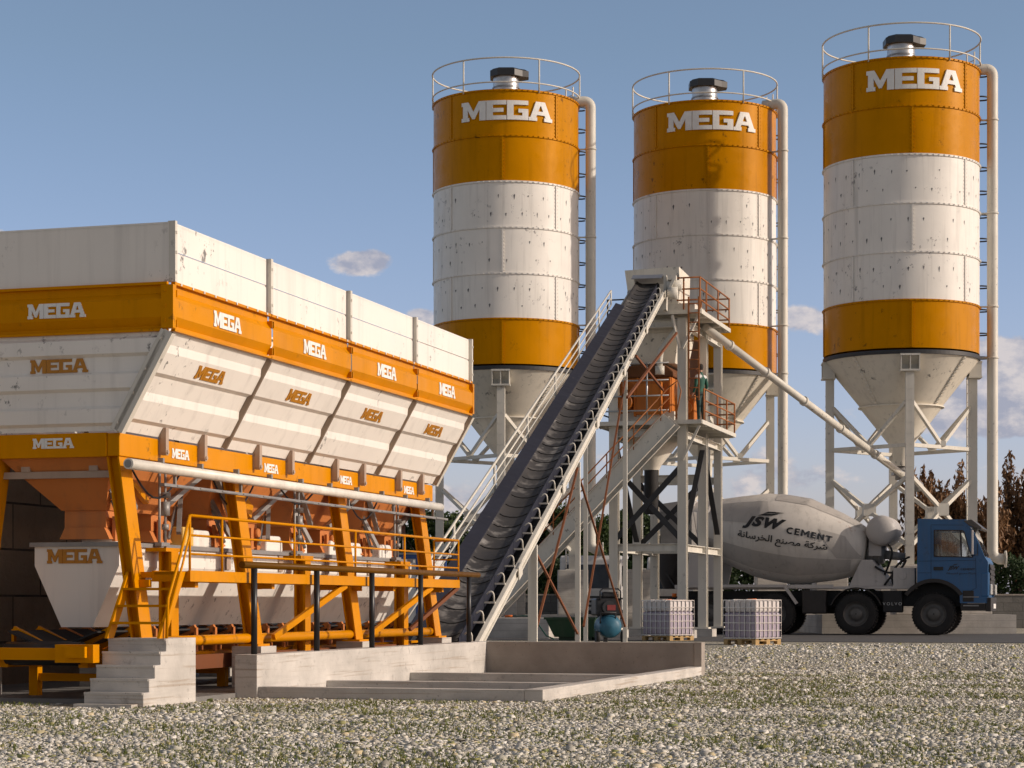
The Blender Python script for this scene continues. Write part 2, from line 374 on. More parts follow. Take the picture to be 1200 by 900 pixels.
def mega(width, height, f, depth=0.02, step=None):
    """extruded slab-serif word; f(x, y, d) -> 3d with x along, y up, d outwards; x,y centred"""
    bm = bmesh.new(); x0 = 0; W = 12.8 + 9.6 + 10.2 + 12.6 + 3 * .28
    for poly, hole in ((_M, None), (_E, None), (_G, None), (_A, _Ah)):
        loops = [poly] + ([hole] if hole else [])
        pts = [Vector((p[0] + x0, p[1], 0)) for lp in loops for p in lp]
        tris = tessellate_polygon([[Vector((p[0] + x0, p[1], 0)) for p in lp] for lp in loops])
        vs = [bm.verts.new(p) for p in pts]
        for t in tris:
            try: bm.faces.new([vs[i] for i in t])
            except ValueError: pass
        x0 += max(p[0] for p in poly) + .28
    bmesh.ops.dissolve_limit(bm, angle_limit=0.01, verts=bm.verts, edges=bm.edges)
    return finish_text(bm, W, 10.0, width, height, f, depth, step)
def finish_text(bm, W, H, width, height, f, depth, step, cx=None, cy=None):
    cx = W / 2 if cx is None else cx; cy = H / 2 if cy is None else cy
    for v in bm.verts: v.co = Vector(((v.co.x - cx) / W * width, (v.co.y - cy) / H * height, 0))
    if step:
        x = -width / 2 + step
        while x < width / 2:
            bmesh.ops.bisect_plane(bm, geom=bm.verts[:] + bm.edges[:] + bm.faces[:], plane_co=(x, 0, 0), plane_no=(1, 0, 0)); x += step
    bmesh.ops.recalc_face_normals(bm, faces=bm.faces)
    for fc in bm.faces:
        if fc.normal.z < 0: fc.normal_flip()
    r = bmesh.ops.extrude_face_region(bm, geom=bm.faces[:])
    top = [g for g in r['geom'] if isinstance(g, bmesh.types.BMVert)]
    for v in top: v.co.z = depth
    bmesh.ops.recalc_face_normals(bm, faces=bm.faces)
    mb = MB()
    bm.verts.index_update()
    mb.v = [tuple(f(v.co.x, v.co.y, v.co.z)) for v in bm.verts]
    mb.f = [tuple(v.index for v in fc.verts) for fc in bm.faces]; mb.sm = [False] * len(mb.f)
    bm.free(); return mb
def words(body, width, height, f, depth=0.01, step=None, bold=0.0, shear=0.0, space=1.0):
    c = bpy.data.curves.new('lettering', 'FONT'); c.body = body; c.offset = bold; c.shear = shear; c.space_character = space; c.resolution_u = 4
    o = bpy.data.objects.new('lettering_source', c); COL.objects.link(o)
    dg = bpy.context.evaluated_depsgraph_get(); dg.update(); ev = o.evaluated_get(dg); me = ev.to_mesh()
    bm = bmesh.new(); bm.from_mesh(me); ev.to_mesh_clear()
    bpy.data.objects.remove(o); bpy.data.curves.remove(c)
    bmesh.ops.remove_doubles(bm, verts=bm.verts, dist=1e-5)
    xs = [v.co.x for v in bm.verts]; ys = [v.co.y for v in bm.verts]
    W = max(xs) - min(xs); H = max(ys) - min(ys)
    return finish_text(bm, W, H, width, height, f, depth, step, (max(xs) + min(xs)) / 2, (max(ys) + min(ys)) / 2)
_BL = {'E': [(0, 0), (6.2, 0), (6.2, 2.1), (2.4, 2.1), (2.4, 4), (5.7, 4), (5.7, 6), (2.4, 6), (2.4, 7.9), (6.2, 7.9), (6.2, 10), (0, 10)],
       'M': [(0, 0), (2.3, 0), (2.3, 5.9), (4.9, 2.2), (5.5, 2.2), (8.1, 5.9), (8.1, 0), (10.4, 0), (10.4, 10), (8.2, 10), (5.2, 5.6), (2.2, 10), (0, 10)],
       'N': [(0, 0), (2.3, 0), (2.3, 6.1), (6.4, 0), (8.4, 0), (8.4, 10), (6.1, 10), (6.1, 3.9), (2.0, 10), (0, 10)],
       'T': [(2.8, 0), (5.1, 0), (5.1, 7.9), (7.9, 7.9), (7.9, 10), (0, 10), (0, 7.9), (2.8, 7.9)],
       'C': [(5 + 5 * math.cos(R(a)), 5 + 5 * math.sin(R(a))) for a in range(44, 317, 13)] + [(5 + 2.8 * math.cos(R(a)), 5 + 2.8 * math.sin(R(a))) for a in range(316, 43, -13)]}
def block_word(word, width, height, f, depth=0.01, step=None, gap=2.0):
    bm = bmesh.new(); x0 = 0
    for ch in word:
        poly = _BL[ch]; pts = [Vector((p[0] + x0, p[1], 0)) for p in poly]; vs = [bm.verts.new(p) for p in pts]
        for t in tessellate_polygon([pts]): bm.faces.new([vs[i] for i in t])
        x0 += (8.7 if ch == 'C' else max(p[0] for p in poly)) + gap
    return finish_text(bm, x0 - gap, 10.0, width, height, f, depth, step)
def poly_mark(polys, f, depth=0.01):
    mb = MB()
    for p in polys:
        mb.prism(p, lambda a, b: f(a, b, 0), lambda a, b: f(a, b, depth))
    return mb

YAW = -R(16.59)
U2 = Vector((math.cos(YAW), math.sin(YAW), 0)); U1 = Vector((-math.sin(YAW), math.cos(YAW), 0))

# ================================================================== SETTING
def structure(mb, name, mat, **k):
    o = mb.build(name, mat, None, **k); o['kind'] = 'structure'; return o

def gravel_ground_mat():
    m = bpy.data.materials.new('gravel_ground'); m.use_nodes = True
    N, L, put, M, noise, ramp, mix, pos = node_helpers(m); b = N['Principled BSDF']
    def voro(scale):
        v = N.new('ShaderNodeTexVoronoi'); v.inputs['Scale'].default_value = scale; L.new(pos, v.inputs['Vector']); return v
    v1 = voro(22); v2 = voro(5.5)
    sep = N.new('ShaderNodeSeparateColor'); L.new(v1.outputs['Color'], sep.inputs[0])
    cr = N.new('ShaderNodeValToRGB'); L.new(sep.outputs[0], cr.inputs[0]); e = cr.color_ramp.elements
    cols = [(0.0, (.22, .20, .165)), (.2, (.54, .50, .41)), (.5, (.70, .65, .55)), (.8, (.80, .75, .66)), (1, (.54, .45, .29))]
    while len(e) < len(cols): e.new(.5)
    for i, (p, c) in enumerate(cols): e[i].position = p; e[i].color = (*c, 1)
    c = cr.outputs[0]
    c = mix(ramp(v1.outputs['Distance'], .25, .75, 0, .75), c, (.085, .085, .05))
    sep2 = N.new('ShaderNodeSeparateColor'); L.new(v2.outputs['Color'], sep2.inputs[0])
    c = mix(ramp(sep2.outputs[1], 0, 1, 0, .35), c, (.17, .15, .11))
    c = mix(M('MULTIPLY', ramp(noise(pos, .9, 5, .6), .5, .68), ramp(noise(pos, 9, 4), .45, .6, 0, .7)), c, (.13, .15, .06))
    c = mix(ramp(noise(pos, .16, 4), .4, .7, 0, .35), c, (.30, .26, .20))
    L.new(c, b.inputs['Base Color']); b.inputs['Roughness'].default_value = .95
    bp = N.new('ShaderNodeBump'); bp.inputs['Strength'].default_value = 1.0; bp.inputs['Distance'].default_value = .05
    L.new(M('ADD', M('MULTIPLY', v1.outputs['Distance'], -.6), noise(pos, 6, 6)), bp.inputs['Height']); L.new(bp.outputs[0], b.inputs['Normal'])
    return m
g = MB(); xs = [-2500, -400, -60, -15, 0, 15, 40, 90, 400, 2500]; ys = [-300, -20, 0, 10, 20, 30, 45, 60, 80, 110, 160, 400, 1200, 4000]
g.sheet([[(x, y, 0) for x in xs] for y in ys]); structure(g, 'ground', gravel_ground_mat())

def gravel_stones():
    y = np.concatenate([np.sqrt(RNG.uniform(11.5 ** 2, 20 ** 2, 230000)), np.sqrt(RNG.uniform(20 ** 2, 32 ** 2, 185000)), np.sqrt(RNG.uniform(32 ** 2, 53 ** 2, 85000))])
    x = RNG.uniform(-.29, .37, y.size) * y
    rel = np.stack([x + 3.98, y - 21.2]); lx = rel[0] * U2.x + rel[1] * U2.y; ly = rel[0] * U1.x + rel[1] * U1.y
    keep = ~((lx > -9) & (lx < .7) & (ly > -.42)) & ~((lx > .5) & (lx < 4.1) & (ly > 1.3) & (ly < 9.95)) & ~((lx > -.4) & (lx < .72) & (ly > -1.06) & (ly < .25)) & ~((y > 31) & (x < -.01 * y)) & (y < 50 + RNG.uniform(0, 3, y.size))
    x = x[keep]; y = y[keep]; n = x.size
    s = RNG.lognormal(math.log(.0070), .55, n); s = np.clip(s, .004, .045) * np.clip(y / 22, 1, 1.7)
    big = RNG.random(n) < .015; s[big] = RNG.uniform(.016, .028, big.sum())
    base = np.array([(a, b, c) for a in (-1, 1) for b in (-1, 1) for c in (-1, 1)], float)
    V = base[None] * RNG.uniform(.45, 1.0, (n, 8, 3)); V *= np.stack([np.ones(n) * 1.1, RNG.uniform(.5, 1, n), RNG.uniform(.25, .6, n)], 1)[:, None]
    a = RNG.uniform(0, 6.283, n); t = RNG.normal(0, .45, n)
    ct, st = np.cos(t)[:, None], np.sin(t)[:, None]; yy = V[..., 1] * ct - V[..., 2] * st; zz = V[..., 1] * st + V[..., 2] * ct
    ca, sa = np.cos(a)[:, None], np.sin(a)[:, None]; V[big, :, 2] *= .5; zz[big] *= .45
    X = V[..., 0] * ca - yy * sa; Y = V[..., 0] * sa + yy * ca
    P = np.stack([X, Y, zz], -1) * s[:, None, None]; P[..., 0] += x[:, None]; P[..., 1] += y[:, None]; P[..., 2] += (s * .18)[:, None]
    q = np.array([(0, 1, 3, 2), (4, 6, 7, 5), (0, 4, 5, 1), (2, 3, 7, 6), (1, 5, 7, 3)])
    F = (np.arange(n)[:, None, None] * 8 + q[None]).reshape(-1)
    me = bpy.data.meshes.new('gravel'); me.vertices.add(n * 8); me.vertices.foreach_set('co', P.astype(np.float32).ravel())
    nf = n * 5; me.loops.add(nf * 4); me.loops.foreach_set('vertex_index', F.astype(np.int32))
    me.polygons.add(nf); me.polygons.foreach_set('loop_start', np.arange(0, nf * 4, 4, dtype=np.int32)); me.polygons.foreach_set('loop_total', np.full(nf, 4, dtype=np.int32))
    me.update(calc_edges=True); me.validate()
    m = bpy.data.materials.new('gravel_stone'); m.use_nodes = True
    N, L, put, M, noise, ramp, mix, pos = node_helpers(m); b = N['Principled BSDF']
    gm = N.new('ShaderNodeNewGeometry'); cr = N.new('ShaderNodeValToRGB'); L.new(gm.outputs['Random Per Island'], cr.inputs[0]); e = cr.color_ramp.elements
    cols = [(0, (.22, .205, .18)), (.2, (.50, .47, .41)), (.5, (.68, .645, .57)), (.78, (.80, .77, .73)), (.87, (.60, .49, .30)), (.93, (.40, .36, .14)), (1, (.20, .24, .06))]
    while len(e) < len(cols): e.new(.5)
    for i, (p, c) in enumerate(cols): e[i].position = p; e[i].color = (*c, 1)
    c = mix(ramp(noise(pos, .7, 5), .50, .70, 0, .4), cr.outputs[0], (.27, .26, .14))
    c = mix(ramp(noise(pos, 60, 3), .4, .7, 0, .4), c, (.22, .20, .17)); L.new(c, b.inputs['Base Color']); b.inputs['Roughness'].default_value = .9
    me.materials.append(m); o = bpy.data.objects.new('gravel', me); COL.objects.link(o)
    tag(o, 'loose pale grey gravel stones scattered over the yard', 'gravel', kind='stuff')
gravel_stones()

def grass_tufts():
    n = 24000
    y = np.sqrt(RNG.uniform(11.5 ** 2, 30 ** 2, n)); x = RNG.uniform(-.285, .285, n) * y
    cl = np.sin(x * 1.7 + 3 * np.sin(y * .8)) + np.sin(y * 2.1 + x) > -.2
    rel = np.stack([x + 3.98, y - 21.2]); lx = rel[0] * U2.x + rel[1] * U2.y; ly = rel[0] * U1.x + rel[1] * U1.y
    keep = cl & ~((lx > -9) & (lx < .8) & (ly > -.5)) & ~((lx > .5) & (lx < 4.2) & (ly > 1.2) & (ly < 10)) & ~((lx > -.4) & (lx < .72) & (ly > -1.2) & (ly < .25))
    x = x[keep]; y = y[keep]; mb = MB()
    for px, py in zip(x, y):
        for k in range(3):
            a = random.random() * 6.28; h = random.uniform(.012, .045); w = random.uniform(.005, .010); bx = px + random.gauss(0, .012); by = py + random.gauss(0, .012)
            lean = random.uniform(.2, 1.2) * h; ca, sa = math.cos(a), math.sin(a)
            mb.add([(bx - sa * w, by + ca * w, 0), (bx + sa * w, by - ca * w, 0), (bx + ca * lean, by + sa * lean, h)], [(0, 1, 2)])
    o = mb.build('grass', foliage('grass_blade', [(.11, .14, .025), (.17, .20, .04), (.24, .22, .07)]), recalc=False)
    tag(o, 'small tufts of green grass growing between the gravel', 'grass', kind='stuff')
grass_tufts()

ORG = Vector((-3.98, 21.2, 0))          # bin frame: near right corner of the main beam, x outwards (right), y along the bin
def local_structure(mb, name, mat, origin, yaw=YAW, **k):
    mw = Matrix.Translation(origin) @ Matrix.Rotation(yaw, 4, 'Z'); mb.v = [tuple(mw @ Vector(v)) for v in mb.v]
    return structure(mb, name, mat, **k)
local_structure(MB().box(-8.5, .66, -.35, 12.5, -.05, .05), 'concrete_slab', CONC_DK, ORG)
local_structure(MB().box(-26, 60, -12.2, 5.2, -.1, .012), 'road', ROAD, Vector((13.35, 66.2, 0)))

# hedge, trees, walls behind -------------------------------------------------
LEAF_G = foliage('green_leaves', [(.025, .045, .012), (.045, .08, .02), (.08, .12, .03), (.05, .09, .025)])
LEAF_H = foliage('hedge_leaves', [(.02, .042, .014), (.035, .065, .02), (.05, .085, .025)])
LEAF_B = foliage('dry_brown_leaves', [(.14, .072, .032), (.24, .125, .055), (.33, .18, .08), (.17, .09, .042)], .15)
BARK = plain('brown_bark', (.10, .07, .05), .9, var=.5)
def leaf_mesh(P, size, name, mat, parent, long=1.0, droop=False):
    n = len(P); d1 = RNG.normal(size=(n, 3)); 
    if droop: d1 *= np.array([.35, .35, 1.0]); 
    d1 /= np.linalg.norm(d1, axis=1)[:, None]; d2 = np.cross(d1, RNG.normal(size=(n, 3))); d2 /= np.linalg.norm(d2, axis=1)[:, None]
    s = size * RNG.uniform(.6, 1.3, n)[:, None]; a = d1 * s * long; b = d2 * s * .6
    V = np.stack([P - a, P - b * .9, P + a, P + b * .9], 1).reshape(-1, 3)
    F = np.arange(n * 4, dtype=np.int32)
    me = bpy.data.meshes.new(name); me.vertices.add(n * 4); me.vertices.foreach_set('co', V.astype(np.float32).ravel()); me.loops.add(n * 4); me.loops.foreach_set('vertex_index', F)
    me.polygons.add(n); me.polygons.foreach_set('loop_start', np.arange(0, n * 4, 4, dtype=np.int32)); me.polygons.foreach_set('loop_total', np.full(n, 4, dtype=np.int32)); me.update(calc_edges=True)
    me.materials.append(mat); o = bpy.data.objects.new(name, me); COL.objects.link(o); o.parent = parent; return o
def green_tree(x, y, h, w, label, n=17000):
    t = thing('leafy_tree', label, 'tree', (x, y, 0), group='green trees beyond the block wall')
    tr = MB(); tr.tube((0, 0, 0), (0, 0, h * .55), .22, 8, .1)
    for k in range(7):
        a = random.random() * 6.28; tr.tube((0, 0, h * random.uniform(.2, .5)), (math.cos(a) * w * .35, math.sin(a) * w * .35, h * random.uniform(.55, .85)), .07, 6, .02)
    tr.build('trunk', BARK, t)
    P = []
    nc = 40
    for k in range(nc):
        zz = random.uniform(.18, .97); rr = w / 2 * math.sqrt(max(.08, 1 - ((zz - .5) / .55) ** 2)); a = random.random() * 6.28; q = rr * math.sqrt(random.random()) * .95
        c = np.array([math.cos(a) * q, math.sin(a) * q, zz * h]); r = random.uniform(.35, .75) * w / 4.2
        dd = RNG.normal(size=(n // nc, 3)); dd /= np.linalg.norm(dd, axis=1)[:, None]
        P.append(c + dd * r * RNG.uniform(.55, 1.05, (n // nc, 1)))
    leaf_mesh(np.concatenate(P), .13, 'crown', LEAF_G, t)
GT = [(-3.9, 97, 5.1, 4.6, 'rounded green tree seen beside the foot of the inclined conveyor'), (-.4, 99, 4.5, 5.0, 'low green tree behind the concrete plinth and rusty cross rods'),
      (2.6, 98, 5.4, 5.2, 'bushy green tree right behind the left pale parked truck'), (5.6, 100, 5.3, 5.2, 'green tree filling the gap left of the mixing tower'),
      (8.4, 99, 5.2, 4.8, 'green tree behind the discharge chute of the mixing tower'), (-7.4, 96, 4.3, 3.4, 'green treetop seen behind the far end of the aggregate bin')]
for a in GT: green_tree(*a)
def hedge(x0, x1, y, h, label):
    t = thing('clipped_hedge', label, 'hedge', ((x0 + x1) / 2, y, 0))
    n = int((x1 - x0) * 1300); P = np.stack([RNG.uniform(x0, x1, n) - (x0 + x1) / 2, RNG.uniform(-.8, .8, n), h * np.sqrt(RNG.uniform(0, 1, n))], 1)
    P[:, 2] += .18 * np.sin(P[:, 0] * 2.1) * P[:, 2] / h + RNG.normal(0, .08, n); P[:, 1] += .15 * np.sin(P[:, 0] * 3 + P[:, 2] * 2)
    leaf_mesh(P, .10, 'foliage', LEAF_H, t)
    st = MB()
    for k in range(int((x1 - x0) / 1.2)):
        st.tube((x0 - (x0 + x1) / 2 + .6 + k * 1.2, 0, 0), (x0 - (x0 + x1) / 2 + .6 + k * 1.2, 0, h * .8), .05, 6, .02)
    st.build('stem', BARK, t)
hedge(8.6, 27, 91, 2.85, 'long dark green clipped hedge behind the grey block wall, right of the tower')
hedge(-7.5, 8.4, 93.5, 3.0, 'rougher dark green hedge behind the parked pale lorries')
def brown_tree(x, y, h, w, label):
    t = thing('dry_tree', label, 'tree', (x, y, 0), group='dry brown trees behind the hedge')
    tr = MB(); P = []
    tr.tube((0, 0, 0), (0, 0, h * .3), .2, 8, .14)
    for k in range(30):
        a = random.random() * 6.28; q = w * .5 * math.sqrt(random.random()); top = h * random.uniform(.66, 1.0) * (1 - .22 * (q / (w * .5)) ** 2)
        p0 = Vector((0, 0, h * random.uniform(.05, .3))); p1 = Vector((math.cos(a) * q * .8, math.sin(a) * q * .8, h * .5)); p2 = Vector((math.cos(a) * q, math.sin(a) * q, top))
        tr.tube(p0, p1, .06, 6, .04); tr.tube(p1, p2, .04, 6, .01)
        for j in range(200):
            u = random.random() ** .8; p = p1.lerp(p2, u * 1.03) if random.random() < .7 else p0.lerp(p1, .3 + .7 * u)
            r = random.uniform(.02, .30) * (1.15 - .6 * u); b = random.random() * 6.28
            P.append((p.x + math.cos(b) * r, p.y + math.sin(b) * r, p.z + random.uniform(-.25, .12)))
    tr.build('trunk', BARK, t); leaf_mesh(np.array(P), .10, 'crown', LEAF_B, t, 1.5, True)
BT = [(18.6, 96, 7.9, 2.5, 'leftmost dry brown tree seen between the legs of the right silo'), (20.3, 97.5, 8.3, 2.4, 'tall dry brown tree behind the right silo ladder'),
      (22.0, 96.5, 7.4, 2.3, 'dry brown tree between the ladder and the thick white pipe'), (23.6, 98, 8.3, 2.7, 'dry brown tree just right of the thick white filling pipe'),
      (25.2, 97, 8.2, 2.6, 'dry brown tree at the right edge of the view')]
for a in BT: brown_tree(*a)
t = thing('block_wall', 'long low grey concrete block wall at the back of the yard', 'wall', (6, 87, 0))
MB().box(-26, 26, -.15, .15, 0, 1.36).build('masonry', blocks('grey_blockwork', (.17, .165, .155), .8, .35, (.09, .085, .08)), t)
MB().box(-26, 26, -.19, .19, 1.362, 1.42).build('coping', CONC_SM, t)
t = thing('retaining_wall', 'dark rough stone block wall behind the aggregate bin', 'wall', ORG + U2 * -3.3, YAW)
MB().box(-.4, .4, -2.0, 7.2, 0, 3.3).build('masonry', blocks('dark_stone_blocks', (.34, .26, .19), 1.3, .55, (.03, .025, .02), YAW + R(90)), t)

# ================================================================== SILOS
def ring_pts(r, z, n=48, a0=0, a1=2 * math.pi): return [(r * math.cos(a0 + (a1 - a0) * i / n), r * math.sin(a0 + (a1 - a0) * i / n), z) for i in range(n)]
Rb = 2.56
ZC = [9.18, 10.75, 12.3, 13.87, 15.43, 17.0, 18.55]
def shell_pt(theta, r, z): return Vector((r * math.sin(theta), -r * math.cos(theta), z)) # theta 0 faces -Y, + turns to +X
def build_silo(loc, label, pipe_th, pipe_bot, ladder_th, seed):
    t = thing('cement_silo', label, 'silo', loc, group='cement silos')
    rnd = random.Random(seed)
    bands = ['ochre', 'white', 'white', 'white', 'ochre', 'ochre']
    for i in range(6):
        z0, z1 = ZC[i], ZC[i + 1]
        m = MB(); m.lathe([(Rb, z0 + .03), (Rb, z1 - .03)], 96)
        col = SILO_O if bands[i] == 'ochre' else SILO_W
        o = m.build('ochre_shell_band' if bands[i] == 'ochre' else 'white_shell_band', col, t)
        fl = MB(); fl.lathe([(Rb - .01, z1 - .03), (Rb + .035, z1 - .03), (Rb + .035, z1 + .03), (Rb - .01, z1 + .03)], 96, smooth=False)
        off = (0 if i % 2 == 0 else R(45)) + R(-2.5)
        sm = MB()
        for k in range(4):
            th = off + k * R(90)
            for q in range(2):
                pass
            a = [shell_pt(th - .012, Rb - .005, z0 + .04), shell_pt(th + .012, Rb - .005, z0 + .04), shell_pt(th + .012, Rb + .03, z0 + .04), shell_pt(th - .012, Rb + .03, z0 + .04)]
            b = [p + Vector((0, 0, z1 - z0 - .08)) for p in a]; sm.hexa(a, b)
            for j in range(12):
                z = z0 + .1 + j * (z1 - z0 - .2) / 11
                for sg in (-1, 1):
                    c = shell_pt(th + sg * .021, Rb + .008, z); sm.box(c.x - .018, c.x + .018, c.y - .018, c.y + .018, z - .018, z + .018)
            sm.cut()
        for j in range(84):
            c = shell_pt(2 * math.pi * j / 84, Rb + .042, z1); fl.box(c.x - .016, c.x + .016, c.y - .016, c.y + .016, z1 - .016, z1 + .016)
        fl.build('bolted_flange', col, o); sm.build_each('bolted_seam', col, o)
        if bands[i] == 'white': # clip dents and weld scars, two rows a course, part of the shell's own mesh
            mk = bmesh.new(); mk.from_mesh(o.data); o.data.materials.append(plain('scar_grey', (.13, .13, .14), .7))
            for k in range(30):
                for row in (.3, .68):
                    if rnd.random() < .25: continue
                    th = 2 * math.pi * (k + (.5 if row > .5 else 0)) / 30 + rnd.uniform(-.015, .015); z = z0 + (z1 - z0) * row + rnd.uniform(-.03, .03); h = rnd.uniform(.04, .15); w = rnd.uniform(.007, .014)
                    f = mk.faces.new([mk.verts.new(p) for p in (shell_pt(th - w, Rb + .004, z), shell_pt(th, Rb + .004, z - h), shell_pt(th + w, Rb + .004, z + .01), shell_pt(th + w * .2, Rb + .004, z + h * .4))]); f.material_index = 1
            mk.to_mesh(o.data); mk.free()
        if i == 5:
            th0 = R(1.0)
            mega(3.30, .66, lambda x, y, d: shell_pt(th0 + x / (Rb + .02), Rb + .004 + d, 17.86 + y), .045, .12).build('lettering', WHITE_TX, o)
    m = MB(); m.lathe([(Rb, ZC[-1] + .03), (0.05, ZC[-1] + .22)], 96); m.build('roof', SILO_O, t)
    m = MB(); m.lathe([(Rb - .03, 9.15), (Rb + .03, 9.15), (Rb + .03, 9.02), (Rb - .03, 9.02)], 96, smooth=False); m.build('ring_beam', DARKST, t)
    # cone
    m = MB(); m.lathe([(Rb - .03, 9.02), (1.34, 7.52)], 64); cn = m.build('discharge_cone', CONE_W, t)
    m = MB(); m.lathe([(1.34, 7.48), (.28, 6.12), (.26, 5.55)], 64); m.build('cone_tip', CONE_W, cn)
    m = MB(); m.lathe([(1.30, 7.52), (1.42, 7.52), (1.42, 7.48), (1.30, 7.48)], 64, smooth=False)
    for k in range(4):
        th = R(43) + k * R(90); a, b = shell_pt(th, Rb - .02, 9.0), shell_pt(th, 1.36, 7.53); m.bar(a, b, .07, .05, shell_pt(th, 1, 0))
        for j in range(14):
            p = a.lerp(b, (j + .5) / 14); m.box(p.x - .05, p.x + .05, p.y - .05, p.y + .05, p.z - .02, p.z + .02)
    m.build('cone_flange', CONE_W, cn)
    m = MB(); m.tube((0, 0, 5.55), (0, 0, 5.1), .2, 16); m.box(-.28, .28, -.28, .28, 5.25, 5.36); m.build('outlet_valve', GREYST, cn)
    # frame
    P = [shell_pt(R(-4) + k * R(90), 2.36, 0) for k in range(4)]
    for p in P:
        rad = p.normalized(); tan = Vector((0, 0, 1)).cross(rad)
        m = MB(); m.bar(p + Vector((0, 0, 2.2)), p + Vector((0, 0, 8.46)), .27, .27, rad)
        for j in range(16):
            for sg in (-1, 1):
                q = p + rad * .138 + tan * .07 * sg; m.box(q.x - .012, q.x + .012, q.y - .012, q.y + .012, 2.5 + j * .36, 2.524 + j * .36)
        m.bar(p + Vector((0, 0, 2.2)), p + Vector((0, 0, 2.24)), .5, .5, rad)
        c = m.build('column', STEEL_W, t)
        m = MB(); q = p + rad * .05
        m.bar(q + Vector((0, 0, 8.46)), q + Vector((0, 0, 8.52)), .64, .44, rad); m.bar(q + Vector((0, 0, 8.96)), q + Vector((0, 0, 9.02)), .64, .44, rad)
        for sg in (-1, 0, 1): m.bar(q + tan * .29 * sg + Vector((0, 0, 8.52)), q + tan * .29 * sg + Vector((0, 0, 8.96)), .40, .03, tan)
        m.bar(q - rad * .15 + Vector((0, 0, 8.52)), q - rad * .15 + Vector((0, 0, 8.96)), .60, .03, rad)
        m.build('column_head', STEEL_W, c)
    for k in range(4):
        a, b = P[k], P[(k + 1) % 4]; mid = (a + b) / 2; e = (b - a).normalized() * .14; up = Vector((0, 0, 1))
        br = MB(); br.bar(a + e + up * 6.1, b - e + up * 6.1, .12, .12); br.bar(mid + up * 6.16, a + e + up * 7.5, .11, .11); br.bar(mid + up * 6.16, b - e + up * 7.5, .11, .11)
        br.box(mid.x - .12, mid.x + .12, mid.y - .12, mid.y + .12, 6.13, 6.3)
        br.build('upper_brace', STEEL_W, t)
        br = MB()
        for (q, s) in ((a, 1), (b, -1)):
            br.bar(mid + up * 4.05, q + e * s + up * 5.05, .12, .12); br.bar(mid + up * 4.05, q + e * s + up * 2.9, .12, .12)
        br.box(mid.x - .2, mid.x + .2, mid.y - .2, mid.y + .2, 3.85, 4.25)
        br.build('lower_brace', STEEL_W, t)
    for p in P:
        MB().box(p.x - .53, p.x + .53, p.y - .53, p.y + .53, .62, 2.2).build('concrete_pedestal', CONC_PED, t, bevel=.02)
    m = MB()
    m.box(-3.1, 3.1, -3.1, -1.55, 0, .62); m.box(-3.1, 3.1, 1.55, 3.1, 0, .62); m.box(-3.1, -1.55, -1.55, 1.55, 0, .60); m.box(1.55, 3.1, -1.55, 1.55, 0, .60)
    m.build('footing', CONC_PED, t)
    # filter
    m = MB(); m.lathe([(.46, 18.6), (.46, 19.62)], 32); m.lathe([(.49, 19.2), (.49, 19.24), (.46, 19.24)], 32); fo = m.build('dust_filter', GALV, t)
    m = MB(); pr = [(.58, -.3), (.80, -.18), (.80, .22), (.50, .42), (-.35, .52), (-.56, .3), (-.56, -.3), (-.3, -.56), (.3, -.56)]
    m.prism(pr, lambda a, b: (a, b, 19.58), lambda a, b: (a, b, 19.79)); m.prism([(x * .97, y * .97) for x, y in pr], lambda a, b: (a, b, 19.79), lambda a, b: (a * .85, b * .85, 19.86)); m.build('filter_cap', BLACKP, fo)
    # guard rail
    m = MB(); m.path(ring_pts(2.6, 19.65, 72), .028, 8, True); m.path(ring_pts(2.6, 18.82, 72), .025, 8, True)
    rl = m.build('guard_rail', STEEL_W, t)
    for k in range(6):
        th = R(30) + k * R(60) + R(-4); a = shell_pt(th, 2.6, 18.5); MB().tube(a, a + Vector((0, 0, 1.15)), .028, 8).build('rail_post', STEEL_W, rl)
    # pipe
    pr = 2.99; p = shell_pt(pipe_th, pr, 0); rad = p.normalized()
    pts = [rad * 2.25 + Vector((0, 0, 18.72)), rad * 2.55 + Vector((0, 0, 18.72))]
    for k in range(7):
        a = R(90) * k / 6; pts.append(rad * (pr - .22 + .22 * math.sin(a)) + Vector((0, 0, 18.50 + .22 * math.cos(a))))
    pts.append(rad * pr + Vector((0, 0, pipe_bot + .25)))
    pts += [rad * (pr + .06) + Vector((0, 0, pipe_bot + .08)), rad * (pr + .22) + Vector((0, 0, pipe_bot)), rad * (pr + .40) + Vector((0, 0, pipe_bot))]
    m = MB(); m.path(pts, .18, 20); pipe = m.build('filling_pipe', STEEL_W, t)
    m = MB(); q = rad * (pr + .40) + Vector((0, 0, pipe_bot)); m.tube(q, q + rad * .05, .28, 20).cut()
    for z in (10.8, 13.9, 17.0, 9.1): m.tube(rad * (pr) + Vector((0, 0, z)), rad * pr + Vector((0, 0, z + .06)), (.20), 20); m.bar(rad * 2.55 + Vector((0, 0, z + .03)), rad * pr + Vector((0, 0, z + .03)), .06, .05).cut()
    m.build_each('pipe_clamp', STEEL_W, pipe)
    # ladder
    rad = shell_pt(ladder_th, 1, 0); tan = Vector((0, 0, 1)).cross(rad); m = MB()
    for sg in (-1, 1): m.bar(rad * 2.72 + tan * .22 * sg + Vector((0, 0, 2.3)), rad * 2.72 + tan * .22 * sg + Vector((0, 0, 19.6)), .05, .03, rad)
    for j in range(58): m.tube(rad * 2.72 - tan * .22 + Vector((0, 0, 2.5 + j * .295)), rad * 2.72 + tan * .22 + Vector((0, 0, 2.5 + j * .295)), .015, 6)
    ld = m.build('ladder', STEEL_W, t)
    m = MB()
